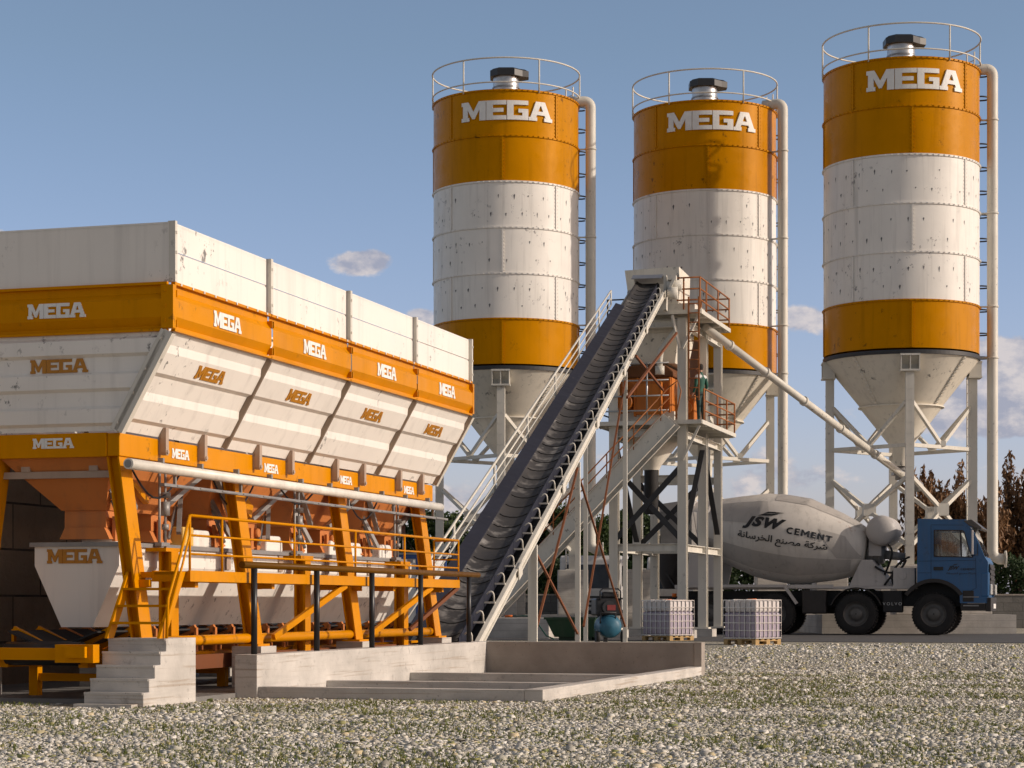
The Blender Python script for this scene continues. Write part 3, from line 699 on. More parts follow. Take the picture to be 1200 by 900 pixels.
    for j in range(13):
        z = 9.3 + j * .8; m.path([rad * (2.72 + .36 * (1 - math.cos(a)) ) + tan * .30 * math.sin(a) * 1.0 + Vector((0, 0, z)) for a in [R(-170 + 340 * q / 14) + math.pi * 0 for q in range(15)]], .028, 6).cut()
    m.build_each('cage_hoop', DARKST, ld)
    return t
S1 = Vector((-.21, 73.9, 0)); S2 = Vector((6.97, 75.6, 0)); S3 = Vector((12.99, 69.8, 0))
build_silo(S1, 'leftmost cement silo, rising behind the inclined conveyor, ochre and white', R(86), 2.9, R(123), 1)
s2 = build_silo(S2 * 1.056, 'middle cement silo, behind the conveyor head and the mixing tower', R(62), 3.5, R(114), 2); s2.scale = (1.056,) * 3
s3 = build_silo(S3 * 1.049, 'rightmost and tallest looking cement silo, standing behind the blue truck cab', R(83), 2.45, R(111), 3); s3.scale = (1.049,) * 3

# screw conveyor from the right silo to the tower
m0 = thing('screw_conveyor', 'thin white tube sloping from the right silo up to the mixing tower', 'screw conveyor', S3 * 1.049)
a = Vector((.1, -.2, 5.45)); b = Vector((5.85, 63.1, 9.35)) - S3 * 1.049; d = (b - a).normalized()
a0 = a - d * .5
part(MB().tube(a0, b, .122, 16), 'tube_housing', STEEL_W, m0)
m = MB()
for f in (.02, .2, .38, .56, .74, .9): p = a0.lerp(b, f); m.tube(p - d * .04, p + d * .04, .16, 16).cut()
m.build_each('pipe_flange', STEEL_W, m0); part(MB().tube(a0 - d * .55, a0 - d * .02, .20, 16), 'drive_motor', GREYST, m0)
p = a0.lerp(b, .55); part(MB().bar(p + Vector((0, -.135, .07)) - d * .12, p + Vector((0, -.135, .07)) + d * .12, .02, .1), 'nameplate', BLACKP, m0)

# ================================================================== AGGREGATE BIN
L_ = 9.87; BAY = L_ / 4; FL = .569; Wb = 1.55; XT = -.68
bin_ = thing('aggregate_bin', 'large white and ochre ribbed steel aggregate bin raised on slanted ochre legs', 'aggregate bin', ORG, YAW)
ZB, ZS0, ZS1, ZE0, ZE1 = 2.74, 2.76, 3.76, 4.23, 4.83
sd = Vector((FL - .0, 0, ZS1 - ZS0)); slen = sd.length; sn = Vector((sd.z, 0, -sd.x)) / slen # outward normal of right slope
SPROF = [(0, .0), (.10, 0), (.145, .034), (.33, .034), (.40, .0), (.56, .0), (.605, .034), (.80, .034), (.87, 0), (1, 0)]
BPROF = [(0, 0), (.10, 0), (.28, .05), (.66, .05), (.80, 0), (1, 0)]
def slope_pt(y, t, o, side=1):
    p = Vector((0, 0, ZS0)) + sd * t + sn * o
    return (p.x, y, p.z) if side > 0 else (-Wb - p.x, y, p.z)
for side in (1, -1):
    for i in range(4):
        y0, y1 = i * BAY, (i + 1) * BAY; g = .055
        # extension panel
        xo = FL if side > 0 else -Wb - FL
        m = MB(); zmid = (ZE0 + ZE1) / 2 + .02
        m.sheet([[(xo, y0 + g, z), (xo, y1 - g, z)] for z in (ZE0 + .02, zmid - .012)]); m.sheet([[(xo - .012 * side, y0 + g, z), (xo - .012 * side, y1 - g, z)] for z in (zmid - .012, zmid + .012)]); m.sheet([[(xo, y0 + g, z), (xo, y1 - g, z)] for z in (zmid + .012, ZE1)])
        m.box(min(xo, xo - .06 * side), max(xo, xo - .06 * side), y0 + g, y1 - g, ZE1 - .004, ZE1 + .022)
        pe = m.build('extension_panel', WHITE, bin_, recalc=False)
        # band
        m = MB(); m.sheet([[(xo + o * side, y0 + .02, ZS1 + (ZE0 - ZS1) * tt), (xo + o * side, y1 - .02, ZS1 + (ZE0 - ZS1) * tt)] for tt, o in BPROF])
        m.box(min(xo, xo + .045 * side), max(xo, xo + .045 * side), y0 + .01, y1 - .01, ZE0 - .014, ZE0 + .014); m.box(min(xo, xo + .045 * side), max(xo, xo + .045 * side), y0 + .01, y1 - .01, ZS1 - .012, ZS1 + .012)
        for yy in (y0 + .02, y1 - .03):  # closing ribs at the joint
            for (ta, oa) in ((.06, .05), (.70, .05)): m.box(min(xo, xo + .062 * side), max(xo, xo + .062 * side), yy, yy + .012, ZS1 + .47 * ta, ZS1 + .47 * (ta + .16))
        pb = m.build('ochre_band_panel', OCHRE, bin_, recalc=False)
        bm_ = MB()
        for k in range(9):
            yy = y0 + .14 + k * (BAY - .28) / 8; bm_.box(xo + .045 * side - .012, xo + .045 * side + .012, yy - .011, yy + .011, ZE0 - .012, ZE0 + .012).cut()
        bm_.build_each('bolt', WHITE_TX, pb)
        # sloped panel
        m = MB(); m.sheet([[slope_pt(y0 + .004, tt, o, side), slope_pt(y1 - .004, tt, o, side)] for tt, o in SPROF])
        ps = m.build('sloped_panel', WHITE, bin_, recalc=False)
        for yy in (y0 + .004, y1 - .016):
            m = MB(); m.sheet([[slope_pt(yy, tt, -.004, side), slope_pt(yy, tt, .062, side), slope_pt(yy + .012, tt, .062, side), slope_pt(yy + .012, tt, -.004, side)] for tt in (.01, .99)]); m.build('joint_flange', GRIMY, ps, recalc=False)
        if side > 0:
            yc = (y0 + y1) / 2 + .02
            mega(.70, .165, lambda x, y, d: (FL + .050 + d, yc + x, ZS1 + .235 + y), .012).build('lettering', WHITE_TX, pb)
            mega(.70, .15, lambda x, y, d: slope_pt(yc + x, .70 + y / slen, .036 + d), .008).build('lettering', OCHRE_TX, ps)
        # post between the panels
    for i in range(5):
        yy = i * BAY; xo = FL if side > 0 else -Wb - FL
        ya, yb = (yy - .03, yy + .03) if 0 < i < 4 else ((yy + .002, yy + .05) if i == 0 else (yy - .05, yy - .002))
        m = MB(); m.box(min(xo - .03 * side, xo + .05 * side), max(xo - .03 * side, xo + .05 * side), ya, yb, ZE0 + .016, ZE1 + .03)
        for k in range(3): m.box(xo + .052 * side - .008, xo + .052 * side + .008, (ya + yb) / 2 - .014, (ya + yb) / 2 + .014, ZE0 + .1 + k * .2, ZE0 + .128 + k * .2)
        m.build('corner_post' if i in (0, 4) else 'panel_post', STEEL_W, bin_)
# end faces (near one faces the camera, y = 0; far one at y = L)
for end in (0, 1):
    yb = 0 if end == 0 else L_; s = -1 if end == 0 else 1
    xa, xb = -Wb - FL + .02, FL - .02
    m = MB(); m.sheet([[(xa, yb, z), (xb, yb, z)] for z in (ZE0 + .02, ZE1)]); m.box(xa, xb, min(yb, yb + .05 * -s), max(yb, yb - .05 * s), ZE1 - .004, ZE1 + .02)
    m.build('end_extension_panel', WHITE, bin_, recalc=False)
    m = MB(); m.sheet([[(xa, yb + s * o, ZS1 + (ZE0 - ZS1) * tt), (xb - .04, yb + s * o, ZS1 + (ZE0 - ZS1) * tt)] for tt, o in BPROF])
    m.box(xa, xb, min(yb, yb + .045 * s), max(yb, yb + .045 * s), ZE0 - .014, ZE0 + .014); m.box(xa, xb, min(yb, yb + .045 * s), max(yb, yb + .045 * s), ZS1 - .012, ZS1 + .012)
    m.box(xb - .06, FL + .052, min(yb - .022 * s, yb + .055 * s), max(yb - .022 * s, yb + .055 * s), ZS1 + .016, ZE0 - .018)
    for k in range(3): m.box(xb - .032, xb - .008, min(yb + .05 * s, yb + .064 * s), max(yb + .05 * s, yb + .064 * s), ZS1 + .08 + k * .15, ZS1 + .105 + k * .15)
    pb = m.build('end_band_panel', OCHRE, bin_, recalc=False)
    m = MB()
    EP = [(0, 0), (.05, 0), (.08, .05), (.22, .05), (.25, .0), (.40, 0), (.43, .05), (.57, .05), (.60, 0), (.75, 0), (.78, .05), (.92, .05), (.95, 0), (1, 0)]
    m.sheet([[(-Wb - FL * tt + .07, yb + s * o, ZS0 + tt), (FL * tt - .07, yb + s * o, ZS0 + tt)] for tt, o in EP])
    ps = m.build('end_sloped_panel', WHITE, bin_, recalc=False)
    for sg in (1, -1):
        m = MB()
        q0 = Vector((-.035, 0, ZS0)) if sg > 0 else Vector((-Wb + .035, 0, ZS0)); q1 = Vector((FL - .035, 0, ZS1 - .01)) if sg > 0 else Vector((-Wb - FL + .035, 0, ZS1 - .01))
        m.bar(q0 + Vector((0, yb + .035 * s, 0)), q1 + Vector((0, yb + .035 * s, 0)), .085, .07, (0, s, 0))
        e0 = -.07 if end == 0 else L_ - .012; e1 = .012 if end == 0 else L_ + .07
        m.sheet([[slope_pt(e0, tt, .066, sg), slope_pt(e1, tt, .066, sg)] for tt in (0, .99)]); m.sheet([[slope_pt(e0, tt, .066, sg), slope_pt(e0, tt, -.03, sg)] for tt in (0, .99)])
        for f in (.08, .38, .62, .92):
            q = q0.lerp(q1, f); m.box(q.x - .014, q.x + .014, min(yb + .066 * s, yb + .082 * s), max(yb + .066 * s, yb + .082 * s), q.z - .014, q.z + .014)
        m.build('corner_angle', STEEL_W, ps)
    if end == 0:
        mega(.66, .15, lambda x, y, d: (XT + x, -.05 - d, ZS1 + .235 + y), .014).build('lettering', WHITE_TX, pb)
        mega(.66, .142, lambda x, y, d: (XT + x, -.003 - d, ZS0 + .675 + y), .006).build('lettering', OCHRE_TX, ps)
# main frame
m = MB(); m.box(-.14, 0, 0, L_, 2.505, ZB); fr = m.build('main_beam', OCHRE, bin_, bevel=.008)
for i in range(4):
    yc = (i + .57) * BAY; mega(.42, .105, lambda x, y, d: (.002 + d, yc + x, 2.615 + y), .006).build('lettering', WHITE_TX, fr)
m = MB(); m.box(-Wb, -Wb + .14, 0, L_, 2.505, ZB); m.build('main_beam', OCHRE, bin_, bevel=.008)
m = MB(); m.box(-Wb + .142, -.142, -.012, .10, 2.50, ZB + .004); fe = m.build('end_beam', OCHRE, bin_, bevel=.006)
mega(.47, .105, lambda x, y, d: (XT - .06 + x, -.014 - d, 2.645 + y), .006).build('lettering', WHITE_TX, fe)
m = MB(); m.box(-Wb + .142, -.142, L_ - .10, L_ + .012, 2.50, ZB + .004); m.build('end_beam', OCHRE, bin_, bevel=.006)
m = MB()
m.box(-Wb + .1, -.1, .16, .22, 2.30, 2.37)
for x in (-Wb + .35, -.42): m.box(x, x + .10, .14, .20, 2.37, 2.52)
m.build('tie_rail', BRACKET, bin_)
LEGY = [.15, 2.95, 6.2, 9.4]
for y in LEGY:
    for side in (1, -1):
        f = lambda x: x if side > 0 else -Wb - x
        m = MB(); hw = .125
        xt0, xt1, xb0, xb1 = -.16, -.02, .13, .25
        if side < 0: xt0, xt1, xb0, xb1 = f(xt1), f(xt0), f(xb1), f(xb0)
        t_ = .02
        zb = .54; zt = 2.503
        def q(y0, y1, ax0, ax1, bx0, bx1): m.hexa([(bx0, y0, zb), (bx1, y0, zb), (bx1, y1, zb), (bx0, y1, zb)], [(ax0, y0, zt), (ax1, y0, zt), (ax1, y1, zt), (ax0, y1, zt)])
        q(y - hw, y + hw, xt0, xt0 + t_, xb0, xb0 + t_); q(y - hw, y + hw, xt1 - t_, xt1, xb1 - t_, xb1); q(y - .06, y - .04, xt0 + t_, xt1 - t_, xb0 + t_, xb1 - t_); q(y + .04, y + .06, xt0 + t_, xt1 - t_, xb0 + t_, xb1 - t_)
        m.box(xb0 - .06, xb1 + .06, y - .17, y + .17, .52, .545)
        m.build('leg', OCHRE, bin_)
        MB().box(xb0 - .12, xb1 + .12, y - .22, y + .22, .05, .52).build('concrete_pad', CONC, bin_)
for y in (.91, 1.87, 3.37, 4.36, 5.85, 6.83, 8.26, 9.2):
    m = MB(); m.prism([(-.035, 2.60), (-.02, 2.57), (.02, 2.57), (.035, 2.60), (.035, 2.86), (-.035, 2.86)], lambda a, b: (.03, y + a, b), lambda a, b: (.09, y + a, b))
    m.tube((.09, y, 2.605), (.105, y, 2.605), .022, 10); m.box(.0, .03, y - .028, y + .028, 2.58, 2.80)
    m.add([(.002, y - .05, 2.72), (.002, y + .05, 2.72), (.085, y, 2.84)], [(0, 1, 2)])
    m.build('hinge_bracket', BRACKET, bin_)
# discharge hoppers under each bay
for i in range(4):
    yc = (i + .5) * BAY; hb = BAY / 2 - .08
    m = MB(); T = [(-Wb + .15, yc - hb, 2.50), (-.15, yc - hb, 2.50), (-.15, yc + hb, 2.50), (-Wb + .15, yc + hb, 2.50)]; B = [(-.92, yc - .75, 1.98), (-.40, yc - .75, 1.98), (-.40, yc + .75, 1.98), (-.92, yc + .75, 1.98)]
    m.hexa(B, T); h = m.build('discharge_hopper', PRIMER, bin_)
    m = MB()
    for yy in (yc - .52, yc + .52):
        m.box(-.90, -.42, yy - .2, yy + .2, 1.80, 1.979); m.prism([(-.95, 1.68), (-.37, 1.68), (-.43, 1.80), (-.89, 1.80)], lambda a, b: (a, yy - .22, b), lambda a, b: (a, yy + .22, b))
        m.tube((-.36, yy, 1.86), (-.30, yy, 1.86), .05, 12); m.box(-.385, -.35, yy - .13, yy - .05, 1.66, 1.92); m.box(-.385, -.35, yy + .05, yy + .13, 1.66, 1.92); m.cut()
    m.build_each('clamshell_gate', PRIMER, h)
    m = MB()
    for sg in (-1, 1):
        m.bar((-.36, yc + sg * .95, 2.35), (-.20, yc + sg * .55, 1.78), .05, .05); m.tube((-.33, yc + sg * .75, 2.08), (-.30, yc + sg * .5, 1.72), .022, 8)
        m.bar((-.14, yc + sg * 1.1, 2.48), (-.30, yc + sg * .30, 2.02), .06, .05); m.cut()
    m.build_each('gate_cylinder', GREYST, h)
m = MB(); m.bar((-.30, 3.9, 2.1), (-.26, 3.1, 2.46), .1, .16).cut(); m.bar((-.30, 1.2, 2.1), (-.26, .4, 2.46), .06, .06).cut(); m.build_each('diagonal_stay', OCHRE, bin_)
# hydraulic rods between hopper and weigher, cables
for y in (1.15, 4.9, 8.55):
    m = MB(); m.tube((-.12, y, 1.55), (-.12, y, 2.45), .016, 8); m.tube((-.12, y + .14, 1.55), (-.12, y + .14, 2.45), .014, 8); m.tube((-.12, y + .14, 1.95), (-.12, y + .14, 2.1), .05, 10); m.tube((-.12, y + .14, 2.14), (-.12, y + .14, 2.2), .06, 10); m.tube((-.12, y + .14, 1.8), (-.12, y + .14, 1.86), .04, 10); m.box(-.16, -.08, y - .03, y + .17, 1.62, 1.66); m.build('load_cell_rod', GREYST, bin_)
for y in (1.22, 4.97, 8.62):
    m = MB(); m.box(-.12, -.09, y - .09, y + .09, .1, 1.56); m.box(.0, .03, y - .09, y + .09, .1, 1.56); m.box(-.09, .0, y - .015, y + .015, .1, 1.56); m.box(-.24, .02, y - .20, y + .20, 1.56, 1.60); m.build('load_cell_post', OCHRE, bin_)
m = MB()
for y0 in (.4, 2.4, 4.3, 6.6): 
    m.path([(-.1, y0 + k * .14, 2.46 - .30 * math.sin(math.pi * k / 9) * (1 + .3 * math.sin(y0))) for k in range(10)], .012, 6); m.cut()
m.build_each('hanging_cable', BLACKP, bin_)
m = MB(); m.tube((.16, -.12, 2.415), (.16, 9.75, 2.415), .056, 20); pt = m.build('long_white_pipe', plain('pale_pipe', (.80, .76, .68), .4), bin_)
MB().tube((.16, -.128, 2.415), (.16, -.121, 2.415), .04, 16).build('pipe_end_cap', GREYST, pt)
m = MB()
for k in range(10): m.box(.13, .19, .6 + k * .95, .64 + k * .95, 2.46, 2.52).cut()
m.build_each('pipe_hanger', GREYST, pt)
m = MB(); m.box(.10, .16, .7, 10.1, 2.235, 2.265)
for k in range(16): m.box(.162, .168, 1.0 + k * .57, 1.42 + k * .57, 2.242, 2.258)
ct = m.build('cable_tray', GREYST, bin_)
m = MB()
for k in range(6): m.box(.11, .14, 1.0 + k * 1.7, 1.03 + k * 1.7, 2.266, 2.37).cut()
m.build_each('tray_hanger', GREYST, ct)

# weighing hopper --------------------------------------------------------
wh = thing('weighing_hopper', 'long white weighing trough slung under the aggregate bin, end marked in ochre', 'weighing hopper', ORG, YAW)
cx = -.70; prof = [(-.50, 1.62), (-.50, 1.40), (-.19, .76), (.17, .76), (.48, 1.40), (.48, 1.62)]
m = MB(); m.prism([(a + cx, b) for a, b in prof], lambda a, b: (a, .42, b), lambda a, b: (a, 9.55, b)); wb_ = m.build('trough', WHITE, wh)
mega(.64, .15, lambda x, y, d: (cx - .03 + x, .418 - d, 1.50 + y), .01).build('lettering', OCHRE_TX, wb_)
m = MB(); m.box(cx - .54, cx - .50, .38, 9.6, 1.60, 1.645); m.box(cx + .482, cx + .52, .38, 9.6, 1.60, 1.645); m.box(cx - .50, cx + .482, .38, .416, 1.60, 1.645); m.build('rim', GREYST, wh)
m = MB()
for k in range(6): m.box(cx + .482, cx + .50, 1.5 + k * 1.55, 1.62 + k * 1.55, 1.40, 1.598).cut()
m.build_each('side_stiffener', BRACKET, wh)
for i, y in enumerate((.9, 2.6, 3.6, 4.7, 5.7, 6.8, 7.7, 8.7)):
    x0 = cx + .02 if i % 2 == 0 else cx + .1
    m = MB(); m.prism([(-.26, 1.646), (.26, 1.646), (.25, 1.76), (.19, 1.84), (-.19, 1.84), (-.25, 1.76)], lambda a, b: (x0 - .1, y + a, b), lambda a, b: (x0 + .3, y + a, b)); m.build('dust_cover', WHITE, wh, bevel=.02)
m = MB(); m.box(cx + .1, cx + .44, 2.02, 2.30, 1.646, 1.86); m.build('vibrator_motor', YELLOWB, wh, bevel=.015)
# feed conveyor -----------------------------------------------------------
fc = thing('feed_conveyor', 'flat rubber belt conveyor in an ochre frame beneath the weighing trough', 'conveyor', ORG, YAW)
m = MB(); rows = []
for y in np.linspace(-.12, 9.85, 12): rows.append([(cx - .50, y, .72), (cx - .2, y, .60), (cx + .2, y, .60), (cx + .50, y, .72)])
m.sheet(rows); m.build('belt', RUBBER, fc, solid=.02)
m = MB(); m.box(cx + .40, cx + .50, -.3, 9.85, .36, .47); m.box(cx - .50, cx - .40, -.3, 9.85, .36, .47); m.box(cx - 2.2, cx + .62, -.46, -.32, .44, .56); m.box(cx + .30, cx + .72, -.60, -.47, .42, .60); m.box(cx + .44, cx + .66, -.66, -.61, .47, .58); m.build('frame', OCHRE, fc)
m = MB(); m.path([(cx + .70, .1, .60), (cx + .86, 1.5, .61), (cx + .86, 9.5, .61)], .056, 16); m.build('side_tube', OCHRE, fc)
m = MB(); m.box(cx + .55, cx + .62, .2, 9.8, .28, .44); m.build('lower_rail', RUST, fc)
m = MB(); m.tube((cx - .42, -.25, .50), (cx + .42, -.25, .50), .12, 20); m.build('tail_drum', DARKST, fc)
for k in range(19):
    y = .1 + k * .5; m = MB(); m.bar((cx + .18, y, .56), (cx + .56, y, .74), .05, .07); m.bar((cx + .56, y, .47), (cx + .56, y, .74), .03, .05); m.bar((cx - .18, y, .56), (cx - .56, y, .74), .05, .07); m.bar((cx - .56, y, .47), (cx - .56, y, .74), .03, .05); m.box(cx - .4, cx + .4, y - .03, y + .03, .474, .53)
    m.build('idler', OCHRE if k < 2 else PRIMER, fc)
for y in (.3, 3.0, 6.0, 9.2):
    m = MB(); m.box(cx - .5, cx - .4, y, y + .1, .05, .36); m.box(cx + .4, cx + .5, y, y + .1, .05, .36); m.box(cx - .4, cx + .4, y + .02, y + .08, .2, .28); m.build('support', OCHRE, fc)

# walkway ------------------------------------------------------------------
wk = thing('steel_walkway', 'ochre steel walkway with handrails running along the side of the bin', 'walkway', ORG, YAW)
X0, X1, Y0, Y1, ZW = .30, .70, .18, 9.0, 1.33
m = MB(); m.box(X0, X1 - .032, Y0, Y1, ZW - .03, ZW); m.build('deck', OCHRE, wk)
m = MB(); m.box(X1 - .03, X1, Y0, Y1, ZW - .10, ZW + .012); m.box(X0 - .03, X0 - .001, Y0, Y1, ZW - .10, ZW + .012); m.box(X0, X1 - .03, Y0, Y0 + .03, ZW - .10, ZW + .005)
for k in range(5): m.box(X0, X1 - .1, .5 + k * 2.0, .58 + k * 2.0, ZW - .16, ZW - .031)
m.build('edge_beam', OCHRE, wk)
m = MB()
for z, r in ((.57, .016), (.37, .012), (.18, .012)): m.tube((X1 - .015, Y0 + .02, ZW + z), (X1 - .015, Y1 - .02, ZW + z), r, 8)
m.path([(X1 - .015, Y0 + .02, ZW + .57), (X1 - .015, -.02, ZW + .16), (X1 - .015, -.30, ZW - .28), (X1 - .015, -.33, .66)], .016, 8)
m.path([(X1 - .015, Y0 + .02, ZW + .37), (X1 - .015, .02, ZW + .05), (X1 - .015, -.31, ZW - .45)], .012, 8)
m.tube((X1 - .015, Y1 - .02, ZW + .57), (X0 + .02, Y1 - .02, ZW + .57), .016, 8); m.tube((X1 - .015, Y1 - .02, ZW + .3), (X0 + .02, Y1 - .02, ZW + .3), .012, 8)
hr = m.build('handrail', OCHRE, wk)
for y in (Y0 + .02, .98, 2.95, 4.9, 6.7, Y1 - .02): MB().tube((X1 - .015, y, ZW + .013), (X1 - .015, y, ZW + .575), .014, 8).build('rail_post', OCHRE, hr)
m = MB(); m.tube((X0 + .02, Y1 - .02, ZW + .013), (X0 + .02, Y1 - .02, ZW + .575), .014, 8); m.build('rail_post', OCHRE, hr)
m = MB()
for xx in (X0 - .25, X1 - .08): m.hexa([(xx, -.42, .66), (xx + .03, -.42, .66), (xx + .03, -.28, .66), (xx, -.28, .66)], [(xx, Y0 - .14, ZW), (xx + .03, Y0 - .14, ZW), (xx + .03, Y0 - .002, ZW), (xx, Y0 - .002, ZW)]).cut()
m.build_each('stair_stringer', OCHRE, wk)
for k in range(3):
    z = .80 + k * .17; y = -.30 + k * .13; m = MB(); m.box(X0 - .22, X1 - .081, y - .04, y + .08, z, z + .025); m.build('tread', OCHRE, wk)
m = MB(); m.box(X0 - .25, X0 - .031, Y0, Y0 + .5, ZW - .06, ZW); m.build('landing', OCHRE, wk)
for y in (3.15, 6.4):
    m = MB(); m.bar((X0 + .02, y + .05, .62), (X1 - .05, y + 1.5, ZW - .10), .05, .07); m.build('knee_brace', OCHRE, wk)
m = MB(); m.bar((X0, 8.0, .65), (X1 - .02, 8.95, ZW - .10), .05, .05); m.build('knee_brace', RUST, wk)
for y in LEGY:
    m = MB(); m.box(.10, X0 - .031, y - .03, y + .03, ZW - .16, ZW - .08); m.build('wall_bracket', OCHRE, wk)

# concrete steps --------------------------------------------------------------
st = thing('concrete_steps', 'small board marked concrete steps in front of the bin', 'steps', Vector((-3.57, 20.25, 0)), YAW)
m = MB(); pr = [(0, 0)]
for k in range(5): pr += [(k * .125, .13 * (k + 1) + .01), ((k + 1) * .125, .13 * (k + 1) + .01)]
pr[-1] = (1.18, .66); pr += [(1.18, 0)]
m.prism(pr, lambda a, b: (-.64, a, b), lambda a, b: (0, a, b)); m.build('stair_block', CONC, st, bevel=.006)
m = MB(); m.box(-.68, -.06, -.14, -.004, 0, .03); m.build('base_slab', CONC, st)
m = MB()
for k in range(5): m.box(-.635, -.01, k * .125 - .014, k * .125 - .001, .13 * (k + 1) - .012, .13 * (k + 1) + .012)
m.build('nosing', CONC, st)

# pit --------------------------------------------------------------------------
pit = thing('concrete_pit', 'rectangular concrete pit with two tall walls and low sills on gravel', 'concrete pit', ORG, YAW)
m = MB(); m.box(.64, .90, 1.40, 9.80, 0, .46); m.build('side_wall', CONC, pit, bevel=.006)
m = MB(); m.box(.902, 3.95, 9.62, 9.82, 0, .46); m.box(3.952, 4.06, 9.60, 9.84, 0, .465); m.build('back_wall', CONC_SM, pit, bevel=.006)
m = MB(); m.box(.902, 3.86, 1.42, 1.58, 0, .12); m.build('sill', CONC, pit, bevel=.006)
m = MB(); m.box(3.862, 4.06, 1.42, 9.598, 0, .125); m.build('sill', CONC, pit, bevel=.006)
for y in (3.4, 6.3):
    m = MB(); m.box(.902, 3.86, y, y + .16, 0, .118); m.build('cross_sill', CONC, pit, bevel=.005)
m = MB(); m.box(.9, 3.86, 1.58, 9.62, -.05, .018); m.build('floor', CONC_DK, pit)
gd = thing('guard_rail', 'black posts carrying an ochre round bar on top of the pit wall', 'guard rail', ORG, YAW)
m = MB(); m.tube((.77, 1.30, 1.42), (.77, 9.65, 1.42), .038, 16); m.build('top_bar', paint('dark_ochre_paint', (.13, .055, .002), dirt=(.06, .026, .0), chips=.3, rough=.4, spec=.1), gd)
for y in (1.62, 3.42, 5.25, 7.1, 9.2): MB().tube((.77, y, .46), (.77, y, 1.385), .034, 16).build('post', BLACKP, gd)

# ================================================================== INCLINED CONVEYOR
CY = -math.atan(.1684); CO = Vector((-1.19, 30, 0)); SL = math.atan(.3248); cs, sn_ = math.cos(SL), math.sin(SL)
ic = thing('inclined_conveyor', 'long black cleated belt conveyor climbing from the bin to the mixing tower', 'conveyor', CO, CY)
def C(x, s, h): return Vector((x * .78, s * cs - h * sn_, .16 + s * sn_ + h * cs))
SE = 32.7; S0 = .85
def CW(u, v, D): # a place on a sight line at a known distance, in the conveyor's own frame
    w = Vector(((u - 600) * D / 2450, D, 1 - (v - 708) * D / 2450)) - CO
    return Vector((w.x * math.cos(CY) + w.y * math.sin(CY), -w.x * math.sin(CY) + w.y * math.cos(CY), w.z))
TR = [(-.46, .12), (-.38, .075), (-.24, .02), (-.08, .0), (.08, .0), (.24, .025), (.34, .06)]
m = MB(); m.sheet([[C(x, s, h) for x, h in TR] for s in np.linspace(S0, SE, 60)])
be = m.build('belt', BELT, ic, solid=.02); be.data.polygons.foreach_set('use_smooth', [True] * len(be.data.polygons))
m = MB(); s = S0 + .3
while s < SE - .3:
    m.path([C(x, s - .07 * (1 - (x / .4) ** 2), h + .010) for x, h in [(-.32, .052), (-.24, .022), (-.08, 0), (.08, 0), (.24, .027), (.325, .056)]], .016, 6); m.cut(); s += .66
m.build_each('cleat', RUBBER, be)
m = MB(); m.prism([(-.66, .17), (-.36, .085), (-.36, .105), (-.66, .19)], lambda a, b: C(a, S0, b), lambda a, b: C(a, SE - 4.0, b)); m.build('side_skirt', SKIRT, ic)
m = MB(); m.prism([(.345, -.16), (.365, -.16), (.365, .085), (.345, .085)], lambda a, b: C(a, S0, b), lambda a, b: C(a, SE - .5, b)); m.build('edge_strip', SKIRT, ic)
for sg, k in ((1, 0), (-1, 1)):
    m = MB(); q = lambda a: a * sg
    m.prism([(q(.585), -.25), (q(.635), -.25), (q(.635), -.07), (q(.585), -.07)], lambda a, b: C(a, S0, b), lambda a, b: C(a, SE - .3, b))
    m.prism([(q(.636), -.25), (q(.67), -.25), (q(.67), -.22), (q(.636), -.22)], lambda a, b: C(a, S0, b), lambda a, b: C(a, SE - .3, b)); m.prism([(q(.636), -.10), (q(.67), -.10), (q(.67), -.07), (q(.636), -.07)], lambda a, b: C(a, S0, b), lambda a, b: C(a, SE - .3, b))
    for t_ in np.arange(5, SE, 5.4): m.prism([(q(.672), -.27), (q(.70), -.27), (q(.70), -.05), (q(.672), -.05)], lambda a, b: C(a, t_ - .18, b), lambda a, b: C(a, t_ + .18, b))
    m.build('frame_channel', STEEL_W, ic)
m = MB()
for t_ in np.arange(S0 + .3, SE - .3, 1.32): m.prism([(-.585, -.24), (.585, -.24), (.585, -.19), (-.585, -.19)], lambda a, b: C(a, t_, b), lambda a, b: C(a, t_ + .06, b)).cut()
m.build_each('cross_member', DARKST, ic)
m = MB(); m.prism([(-.58, -.285), (.56, -.285), (.56, -.27), (-.58, -.27)], lambda a, b: C(a, S0, b), lambda a, b: C(a, SE - .4, b)); m.build('return_belt', RUBBER, ic)
for t_ in np.arange(S0 + .2, SE - .5, .98):
    m = MB(); m.path([C(.56, t_, -.05), C(.56, t_, .06), C(.545, t_, .10), C(.51, t_, .115), C(.46, t_, .10), C(.42, t_, .07)], .014, 8)
    m.bar(C(.585, t_ - .02, -.06), C(.37, t_ - .02, -.06), .05, .03); m.build('idler_bracket', STEEL_W, ic)
# walkway beside
m = MB(); m.prism([(-.80, -.10), (-.67, -.10), (-.67, -.07), (-.80, -.07)], lambda a, b: C(a, S0, b), lambda a, b: C(a, SE - 3.6, b)); m.build('walkway_edge', DARKST, ic)
m = MB(); V = Vector((0, 0, 1))
for h, r in ((.54, .024), (.34, .018), (.15, .018)): m.tube(C(-.82, S0, 0) + V * h, C(-.82, SE - 4.1, 0) + V * h, r, 8)
for t_ in (S0, SE - 4.1): m.tube(C(-.82, t_, 0) + V * .15, C(-.82, t_, 0) + V * .55, .022, 8)
hr = m.build('handrail', STEEL_W, ic)
for t_ in np.arange(S0 + .4, SE - 4.2, 4.1): MB().path([C(-.67, t_, -.12), C(-.82, t_, -.05), C(-.82, t_, 0) + V * .55], .024, 8).build('rail_post', STEEL_W, hr)
